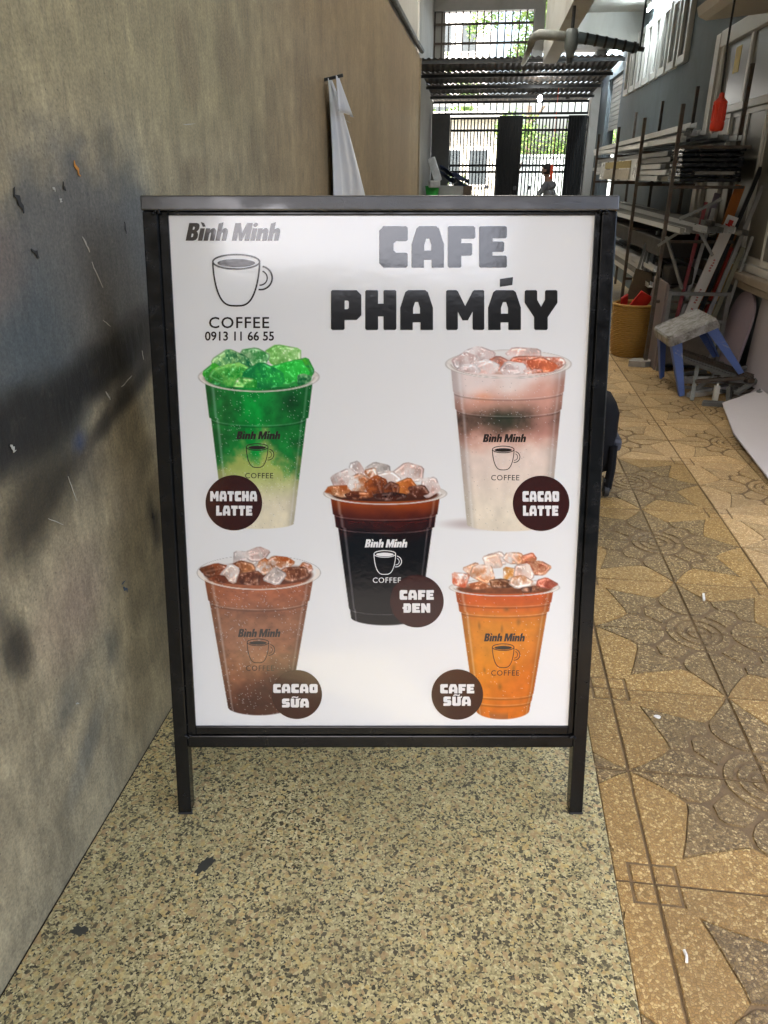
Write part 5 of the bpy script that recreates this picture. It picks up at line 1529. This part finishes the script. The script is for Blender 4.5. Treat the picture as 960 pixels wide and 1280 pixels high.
# box awning above the window
ab = thing('awning_box', 'beige plastic housing with curved lip above the big window', 'housing', (1.8, 6.9, 2.58))
g = MB(); g.prism([(1.52, 2.66), (1.54, 2.60), (1.60, 2.575), (2.095, 2.62), (2.095, 2.66)], 6.15, 7.0, 0, lambda a, b, c_: (a, c_, b)); g.build('lip', mat('beige_plastic', (.50, .48, .42), .5, 0, .1), ab)
g = MB(); g.box((1.60, 6.2, 2.661), (2.097, 6.95, 2.95), bev=.02); g.build('casing', mat('beige_plastic2', (.42, .40, .35), .5, 0, .15, 5), ab)
for k in range(6):
    g = MB(); g.box((1.585, 6.25, 2.70 + k * .038), (1.5995, 6.9, 2.715 + k * .038)); g.build('louvre', M_DARK, ab)

# hoist under the beam
hs = thing('ceiling_hoist', 'grey motor hoist with ribbed arm hanging from the mezzanine beam', 'hoist', (.95, 11.3, 2.85))
M_GREYP = mat('grey_machine_paint', (.17, .19, .19), .5, .1, .2)
g = MB(); g.lathe([(.001, 2.86), (.045, 2.865), (.055, 2.90), (.055, 2.93), (.075, 2.95), (.085, 3.0), (.085, 3.12), (.07, 3.18), (.001, 3.19)], (.965, 11.3, 0), 20); g.build('motor', M_GREYP, hs, smooth=True)
g = MB(); g.cyl((.965, 11.3, 2.80), (.965, 11.3, 2.862), .038, n=16); g.build('nozzle', M_DARK, hs)
g = MB(); g.cyl((.965, 11.3, 3.19), (.965, 11.3, 4.22), .022); g.build('hanger', M_DARK, hs)
g = MB(); g.tube([(.885, 11.3, 3.10), (.70, 11.3, 3.12), (.56, 11.3, 3.13), (.48, 11.32, 3.10), (.46, 11.4, 3.03)], [.055, .058, .058, .055, .05], 14); g.build('elbow_pipe', mat('pale_pipe', (.27, .28, .26), .5), hs, smooth=True)
g = MB(); g.tube([(.46, 11.41, 3.03), (.47, 12.5, 3.06), (.50, 14.3, 3.2), (.55, 16.6, 3.42)], .04, 10); g.build('feed_pipe', mat('pale_pipe', (.27, .28, .26), .5), hs, smooth=True)
g = MB(); g.tube([(1.045, 11.3, 3.09), (1.30, 11.3, 3.045), (1.55, 11.3, 3.0), (1.80, 11.3, 2.955)], [.062, .060, .058, .055], 14); g.build('arm', mat('blue_grey_sleeve', (.10, .135, .16), .6), hs, smooth=True)
for k in range(6):
    x = 1.15 + k * .12; z = 3.072 - (x - 1.15) * .18
    g = MB(); g.cyl((x - .014, 11.3, z + .0025), (x + .014, 11.3, z - .0025), .068, n=16); g.build('arm_ring', M_DARK, hs)
g = MB(); g.cyl((1.83, 11.3, 2.95), (1.83, 11.3, 4.22), .012, n=8); g.build('arm_hanger', M_DARK, hs)
g = MB(); g.cyl((1.78, 11.3, 2.96), (1.88, 11.3, 2.94), .03, n=10); g.build('arm_clamp', M_DARK, hs)
g = MB(); g.tube([(.975, 11.3, 2.801), (.98, 11.3, 2.5), (.985, 11.3, 2.45)], .004, 6); g.lathe([(.001, 2.40), (.025, 2.405), (.025, 2.45), (.001, 2.455)], (.985, 11.3, 0), 12); g.build('pull_weight', M_DARK, hs)

hs.location = (.74, 8.8, 2.55); hs.scale = (.779, .779, .779)

# white cloth hung on the wall
t = NT('bluish_cloth')
v = t.coords(); n1 = t.noise(v, 9, 4); wv = t.noise(v, 300, 2)
t.color(t.ramp(n1.outputs['Fac'], [(.3, (.70, .74, .82)), (.7, (.78, .80, .85))])); t.b.inputs['Roughness'].default_value = .9
t.bump(wv.outputs['Fac'], .1, .001)
M_CLOTH = t.m
cl = thing('hanging_coat', 'pale bluish-white work coat hanging from a hook on the plaster wall', 'coat', (XL + .04, 4.8, .75))
def sheet(rows, nu, fold, seed, x_off, name):
    vs_l, fs_l = [], []
    for i, (z, ya, yb) in enumerate(rows):
        for j in range(nu + 1):
            q = j / nu; y = ya + (yb - ya) * q
            amp = fold * min(1, .25 + i / len(rows))
            x = XL + x_off + amp * (math.sin(q * 9 + seed) + .6 * math.sin(q * 21 + seed * 2 + .15 * i)) * .5 + amp * .6
            vs_l.append((x, y, z))
    for i in range(len(rows) - 1):
        for j in range(nu):
            a = i * (nu + 1) + j; fs_l.append((a, a + 1, a + nu + 2, a + nu + 1))
    g = MB(); g.add(vs_l, fs_l); o = g.build(name, M_CLOTH, cl, smooth=True)
    m_ = o.modifiers.new('thickness', 'SOLIDIFY'); m_.thickness = .004
rows = []
for i in range(27):
    s = i / 26; z = 1.955 - s * 1.25
    rows.append((z, 4.36 + .07 * math.sin(s * 5) * .5 + .02 * s, 4.48 + 1.18 * min(1, s / .50) ** .80 + .12 * max(0, s - .5)))
sheet(rows, 34, .022, 1.0, .018, 'cloth_body')
rows = [(1.965 - .16 * (i / 6), 4.345 - .0 * i, 4.43 + .42 * (i / 6)) for i in range(7)]
sheet(rows, 12, .012, 2.2, .068, 'collar')
g = MB(); g.cyl((XL - .005, 4.39, 1.95), (XL + .10, 4.39, 1.97), .008, n=8); g.build('hook', M_DARK, cl)

# black wheeled case standing behind the sign
wc = thing('wheeled_case', 'black soft case on small wheels half hidden behind the sign', 'case', (.60, 3.75, 0))
M_BAG = mat('black_fabric', (.008, .008, .009), .8, 0, .3, 40, .2)
M_BAG.node_tree.nodes['Principled BSDF'].inputs['Specular IOR Level'].default_value = .15
g = MB(); g.box((.42, 3.58, .10), (.795, 3.92, .50), bev=.075); g.build('body', M_BAG, wc, smooth=True)
g = MB(); g.box((.77, 3.62, .23), (.822, 3.80, .30), bev=.02); g.build('side_pocket', mat('slate_fabric', (.05, .055, .07), .6), wc)
g = MB(); g.tube([(.775, 3.60, .27), (.778, 3.59, .16), (.770, 3.585, .05)], .022, 10); g.build('strut', M_BAG, wc)
g = MB(); g.tube([(.70, 3.60, .12), (.64, 3.2, .10), (.585, 3.02, .07)], .018, 8); g.build('leg', M_BAG, wc)
for (x, y) in ((.765, 3.585), (.58, 2.99), (.45, 3.88)):
    g = MB(); g.lathe([(.001, -.014), (.028, -.014), (.032, -.008), (.032, .008), (.028, .014), (.001, .014)], (x, y, .036), 18, axis='x'); g.build('wheel', mat('wheel_rubber', (.015, .015, .015), .6), wc)
    g = MB(); g.box((x - .02, y - .008, .036), (x - .0145, y + .012, .085)); g.box((x + .0145, y - .008, .036), (x + .02, y + .012, .085)); g.box((x - .02, y - .012, .0851), (x + .02, y + .014, .10)); g.build('fork', M_DARK, wc)
g = MB(); g.tube([(.46, 3.88, .10), (.47, 3.86, .12)], .015, 8); g.build('stub', M_DARK, wc)

wc.location.x -= .085

# litter on the tiles
g = MB(); g.bar((.912, 2.585, .008), (.922, 2.635, .008), .008, .007); single('cigarette_end', g, mat('white_paper', (.75, .74, .70), .8), 'white cigarette end lying on the flower tiles', 'litter')
g = MB(); g.tube([(.498, 1.085, .004), (.501, 1.10, .0045), (.499, 1.112, .004)], .0034, 6); single('paper_crumb', g, MATS['white_paper'], 'tiny white crumb on the nearest sand tile', 'litter')
g = MB(); g.prism([(a, b) for a, b, _ in blot(.597, 1.873, .011, .008, 0, 9, 3)], .0015, .004); single('paper_scrap', g, MATS['white_paper'], 'small pale scrap on the tile beside the sign leg', 'litter')
g = MB(); g.prism([(a, b) for a, b, _ in blot(1.38, 6.55, .10, .07, 0, 10, 8)], .002, .05); single('grey_rag', g, mat('pale_rag', (.35, .34, .32), .9), 'pale rag on the floor in front of the crate', 'rag')
# spilt dark paint on the granite
M_SPOT = mat('dried_dark_paint', (.045, .045, .035), .6, 0, .3, 60, .1)
for (cx_, cy_, rx_, ry_, rot_, sd_) in ((-.577, 1.182, .013, .028, -.5, 3), (-.79, .985, .018, .011, 0, 5)):
    m = MB(); p = blot(cx_, cy_, rx_, ry_, .0128, 24, sd_, rot_); m.add(p, [tuple(range(len(p)))])
    o = m.build('paint_spot', M_SPOT); single_lab = 'dark paint spot on the granite ' + ('near the left sign leg' if cy_ > 1.1 else 'toward the wall corner')
    tag(recenter(o), single_lab, 'stain')

# ================================================================== CLUTTER BY THE GATE
cab = thing('white_cabinet', 'small grey-white cabinet among clutter at the left of the gate', 'cabinet', (-.62, 15.6, 0))
g = MB(); g.box((-.92, 15.4, 0), (-.46, 15.9, 1.30), bev=.01); g.build('body', mat('cabinet_white', (.36, .37, .37), .5, 0, .1), cab)
g = MB(); g.box((-.90, 15.375, .1), (-.50, 15.399, 1.0), bev=.004); d_ = g.build('door', mat('cabinet_white', (.36, .37, .37)), cab)
g = MB(); g.box((-.86, 15.36, .86), (-.84, 15.3745, .92)); g.build('handle', M_DARK, d_)
g = MB(); g.box((-.45, 15.42, 0), (-.30, 15.85, 1.30)); single('brown_board', g, mat('brown_ply', (.12, .09, .07), .8), 'brown upright board beside the grey-white cabinet', 'board')
g = MB(); g.lathe([(.001, 1.02), (.10, 1.02), (.13, 1.28), (.14, 1.30), (.12, 1.30), (.10, 1.05)], (-1.03, 15.2, 0), 20); single('green_bucket', g, mat('green_plastic', (.03, .42, .06), .4), 'bright green plastic bucket on the clutter left of the gate', 'bucket')
tb = thing('low_table', 'dark low table under the green bucket left of the gate', 'table', (-.98, 15.2, 0))
g = MB(); g.box((-1.18, 14.9, .98), (-.94, 15.38, 1.02)); g.build('top', M_DARK, tb)
for x in (-1.16, -.98):
    for y in (14.92, 15.33):
        g = MB(); g.box((x, y, 0), (x + .03, y + .03, .979)); g.build('leg', M_DARK, tb)
slab('white_bag', (-.98, 15.05, 1.58), (.14, .16, .42), (.05, -.35, 0), mat('white_bag_film', (.55, .58, .62), .5), 'white plastic bag slumped on the clutter by the left wall', 'bag')
slab('small_carton', (-.98, 15.02, 1.335), (.20, .2, .12), (0, 0, .2), mat('pale_carton', (.45, .45, .46), .8), 'pale little carton under the white plastic bag', 'carton')
g = MB(); vs_l, fs_l = [], []
for i in range(13):
    for j in range(9):
        q, s = i / 12, j / 8
        vs_l.append((-.92 + .55 * q, 15.45 + .4 * s, 1.62 - .26 * q + .04 * math.sin(q * 7 + s * 4) + .02 * math.sin(s * 9)))
for i in range(12):
    for j in range(8):
        a = i * 9 + j; fs_l.append((a, a + 9, a + 10, a + 1))
g.add(vs_l, fs_l); vs2 = [(x, y, z - .10) for x, y, z in vs_l]; g.add(vs2, [f[::-1] for f in fs_l])
o = single('navy_tarp', g, mat('navy_tarp', (.02, .03, .07), .7), 'navy blue tarp bundle lying on top of the cabinet', 'tarp')
g = MB(); g.lathe([(.001, 1.30), (.05, 1.30), (.055, 1.36), (.02, 1.44), (.001, 1.45)], (-.60, 15.5, 0), 12); single('dark_jar', g, M_DARK, 'dark jar standing on the cabinet under the tarp', 'jar')
for k, (x, c_, nm) in enumerate(((-1.08, (.50, .05, .03), 'red'), (-1.0, (.55, .33, .04), 'yellow'), (-.96, (.45, .42, .36), 'cream'))):
    g = MB(); g.lathe([(.001, .72), (.03, .72), (.035, .90), (.02, .95), (.015, .979)], (x, 14.75, 0), 12); g.box((x - .03, 14.72, .0), (x + .03, 14.78, .719), bev=.006); single('bottle_stand', g, mat('bottle_' + nm, c_, .4), '%s bottle on its stand in front of the low table' % nm, 'bottle')

# ------------------------------------------------------------------ scooters and the person at the gate
def scooter(label, loc, rz, body_c, nm):
    s_ = thing('scooter', label, 'scooter', loc, None, rz)
    def P(name, mb, m, parent=None, smooth=False):
        return obj(name, mb.mesh(name, m, smooth), parent or s_, world=False)
    bm_ = mat('scooter_' + nm, body_c, .3, 0, .1, coat=.5)
    for x in (-.60, .62):
        g = MB(); g.lathe([(.17, -.035), (.235, -.045), (.265, -.02), (.265, .02), (.235, .045), (.17, .035), (.17, -.035)], (x, 0, .265), 28, axis='y'); w = P('wheel', g, mat('tyre', (.015, .015, .015), .8), None, True)
        g = MB(); g.lathe([(.02, -.04), (.05, -.04), (.05, .04), (.02, .04)], (x, 0, .265), 16, axis='y')
        for k in range(5):
            a = 2 * math.pi * k / 5; g.bar((x + .04 * math.cos(a), 0, .265 + .04 * math.sin(a)), (x + .172 * math.cos(a), 0, .265 + .172 * math.sin(a)), .03, .03, up=(0, 1, 0))
        P('rim', g, M_ALU, w)
    g = MB(); g.prism([(-.85, .55), (-.78, .75), (-.15, .68), (-.05, .42), (.30, .32), (.36, .45), (.46, .95), (.56, .98), (.60, .75), (.50, .40), (.36, .24), (-.10, .24), (-.35, .36)], -.11, .11, 0, lambda a, b, c_: (a, c_, b)); P('body', g, bm_)
    g = MB(); g.box((-.82, -.13, .70), (-.12, .13, .80), bev=.04); P('seat', g, M_BAG, None, True)
    g = MB(); g.box((.38, -.22, .30), (.44, .22, .85), bev=.025); P('leg_shield', g, bm_)
    g = MB(); g.tube([(.62, 0, .27), (.52, 0, .7), (.46, 0, 1.02)], .03, 8); P('fork', g, M_DARK)
    g = MB(); g.tube([(.36, -.34, 1.03), (.42, -.2, 1.05), (.46, 0, 1.02), (.42, .2, 1.05), (.36, .34, 1.03)], .016, 8); hb = P('handlebar', g, M_DARK)
    g = MB(); g.box((.40, -.10, .96), (.56, .10, 1.08), bev=.03); P('headlight', g, mat('lamp_glass', (.4, .4, .42), .1), None, True)
    for sgn in (-1, 1):
        g = MB(); g.tube([(.42, sgn * .22, 1.05), (.45, sgn * .28, 1.18), (.43, sgn * .30, 1.23)], .007, 6); mr = P('mirror', g, M_DARK)
        g = MB(); g.box((.415, sgn * .30 - .055, 1.215), (.435, sgn * .30 + .055, 1.29), bev=.008); P('mirror_glass', g, mat('mirror_glass', (.10, .10, .11), .1), mr)
    g = MB(); g.bar((-.1, .08, .22), (-.02, .22, .005), .02, .02); P('stand', g, M_DARK)
    return s_
scooter('dark scooter parked outside the gate on the left', (-.15, 18.9, -.02), R(110), (.02, .02, .022), 'black')
scooter('maroon scooter inside the gate under the seated person', (1.05, 16.1, 0), R(150), (.12, .02, .02), 'maroon')

def skin_figure(name, joints, edges, m, parent, sub=2):
    me = bpy.data.meshes.new(name)
    me.from_pydata([j[0] for j in joints], edges, [])
    o = bpy.data.objects.new(name, me); COL.objects.link(o); o.parent = parent
    o.modifiers.new('skin', 'SKIN'); s2 = o.modifiers.new('sub', 'SUBSURF'); s2.levels = s2.render_levels = sub
    for i, j in enumerate(joints):
        me.skin_vertices[0].data[i].radius = (j[1], j[1] if len(j) < 3 else j[2])
    me.skin_vertices[0].data[0].use_root = True
    me.materials.append(m)
    return o
# seated facing the gate bars on the left; x forward in its own frame
per = thing('person', 'person in a grey shirt sitting on the maroon scooter by the gate', 'person', (1.17, 16.03, 0), None, R(150))
sk = mat('skin', (.32, .19, .13), .6, 0, .08)
J = [((-.1, 0, .86), .13, .15), ((-.08, 0, 1.02), .125, .14), ((-.03, 0, 1.22), .12, .155), ((.0, 0, 1.33), .085, .12), ((.01, 0, 1.41), .052, .052), ((.03, 0, 1.47), .055, .055),
     ((-.01, .16, 1.30), .06, .06), ((.10, .22, 1.09), .045, .045), ((.30, .22, 1.06), .036, .036), ((.38, .21, 1.08), .03, .03),
     ((-.01, -.16, 1.30), .06, .06), ((.10, -.22, 1.09), .045, .045), ((.30, -.22, 1.06), .036, .036), ((.38, -.21, 1.08), .03, .03),
     ((.05, .11, .84), .085, .085), ((.30, .19, .78), .065, .065), ((.24, .19, .45), .05, .05), ((.22, .20, .10), .036, .036), ((.33, .21, .055), .035, .03),
     ((.05, -.11, .84), .085, .085), ((.30, -.19, .78), .065, .065), ((.24, -.19, .45), .05, .05), ((.22, -.20, .10), .036, .036), ((.33, -.21, .055), .035, .03)]
E_ = [(0, 1), (1, 2), (2, 3), (3, 4), (4, 5), (3, 6), (6, 7), (7, 8), (8, 9), (3, 10), (10, 11), (11, 12), (12, 13), (0, 14), (14, 15), (15, 16), (16, 17), (17, 18), (0, 19), (19, 20), (20, 21), (21, 22), (22, 23)]
t = NT('clothes')
c0 = t.n('ShaderNodeTexCoord'); sx = t.n('ShaderNodeSeparateXYZ'); t.l(c0.outputs['Object'], sx.inputs[0])
cc = t.mix(t.ramp(sx.outputs['Z'], [(.88, 0.0), (.90, 1.0)]), (.03, .032, .04), (.17, .17, .18))
arm = t.ramp(sx.outputs['X'], [(.14, 0.0), (.16, 1.0)])
hi_ = t.ramp(sx.outputs['Z'], [(.95, 0.0), (.97, 1.0)])
cc = t.mix(t.math('MULTIPLY', arm, hi_), cc, (.32, .19, .13))
cc = t.mix(t.math('GREATER_THAN', sx.outputs['Z'], 1.375), cc, (.32, .19, .13))
t.color(cc); t.b.inputs['Roughness'].default_value = .85
skin_figure('body', J, E_, t.m, per)
# head as one shaped mesh with face, ears; hair as its own cap
bm = bmesh.new(); bmesh.ops.create_uvsphere(bm, u_segments=24, v_segments=18, radius=1)
for q in bm.verts:
    x, y, z = q.co
    k = 1 - .22 * max(0, -z) ** 1.5
    q.co = Vector((x * .095 * k, y * .075 * k, z * .118))
    if x > .5 and abs(y) < .22 and -.25 < z < .15: q.co.x += .018 * (1 - abs(y) / .22)
    if abs(y) > .93 and abs(z) < .25: q.co.y *= 1.14
    if x > .75 and .1 < abs(y) < .5 and .02 < z < .2: q.co.x -= .006
me = bpy.data.meshes.new('head'); bm.to_mesh(me); bm.free(); me.materials.append(sk)
me.polygons.foreach_set('use_smooth', [True] * len(me.polygons))
h_ = obj('head', me, per, world=False); h_.location = (.05, 0, 1.565)
for sgn in (-1, 1):
    g = MB(); g.lathe([(.001, -.006), (.008, -.004), (.010, 0), (.008, .004), (.001, .006)], (.082, sgn * .03, .008), 10, axis='x'); obj('eye', g.mesh('eye', mat('eye_dark', (.02, .015, .012), .2)), h_, world=False)
    g = MB(); 
    for k in range(5):
        y0 = .18 + (k - 2) * .017 if k < 4 else .18 - .045
        g.tube([(.39, sgn * (y0 + .03), 1.085), (.43, sgn * (y0 + .03), 1.09), (.45, sgn * (y0 + .03), 1.06), (.43, sgn * (y0 + .03), 1.04)], .0085, 6)
    obj('fingers', g.mesh('fingers', sk, True), per, world=False)
g = MB(); g.box((.086, -.022, -.062), (.092, .022, -.052), bev=.002); obj('mouth', g.mesh('mouth', mat('lip', (.22, .08, .07), .6)), h_, world=False)
g = MB(); g.lathe([(.001, .128), (.05, .118), (.085, .08), (.10, .03), (.098, -.03), (.08, -.06)], (-.012, 0, 0), 20); hr = obj('hair', g.mesh('hair', mat('black_hair', (.012, .010, .009), .7, 0, .3, 60, .4), True), h_, world=False); hr.scale = (.92, .82, 1)
# red strip hanging in front of the gate beside the person's head
g = MB(); g.box((1.165, 15.70, 1.42), (1.215, 15.712, 1.66), bev=.003); g.tube([(1.19, 15.706, 1.66), (1.19, 15.706, 3.18)], .003, 5)
single('red_tag', g, mat('red_tag_plastic', (.65, .06, .01), .5), 'red strip on a thin cord hanging before the gate near the person', 'tag')

# ------------------------------------------------------------------ render
scene.render.engine = 'CYCLES'
scene.cycles.use_denoising = True
scene.cycles.max_bounces = 6
scene.cycles.diffuse_bounces = 4
scene.cycles.sample_clamp_indirect = 6
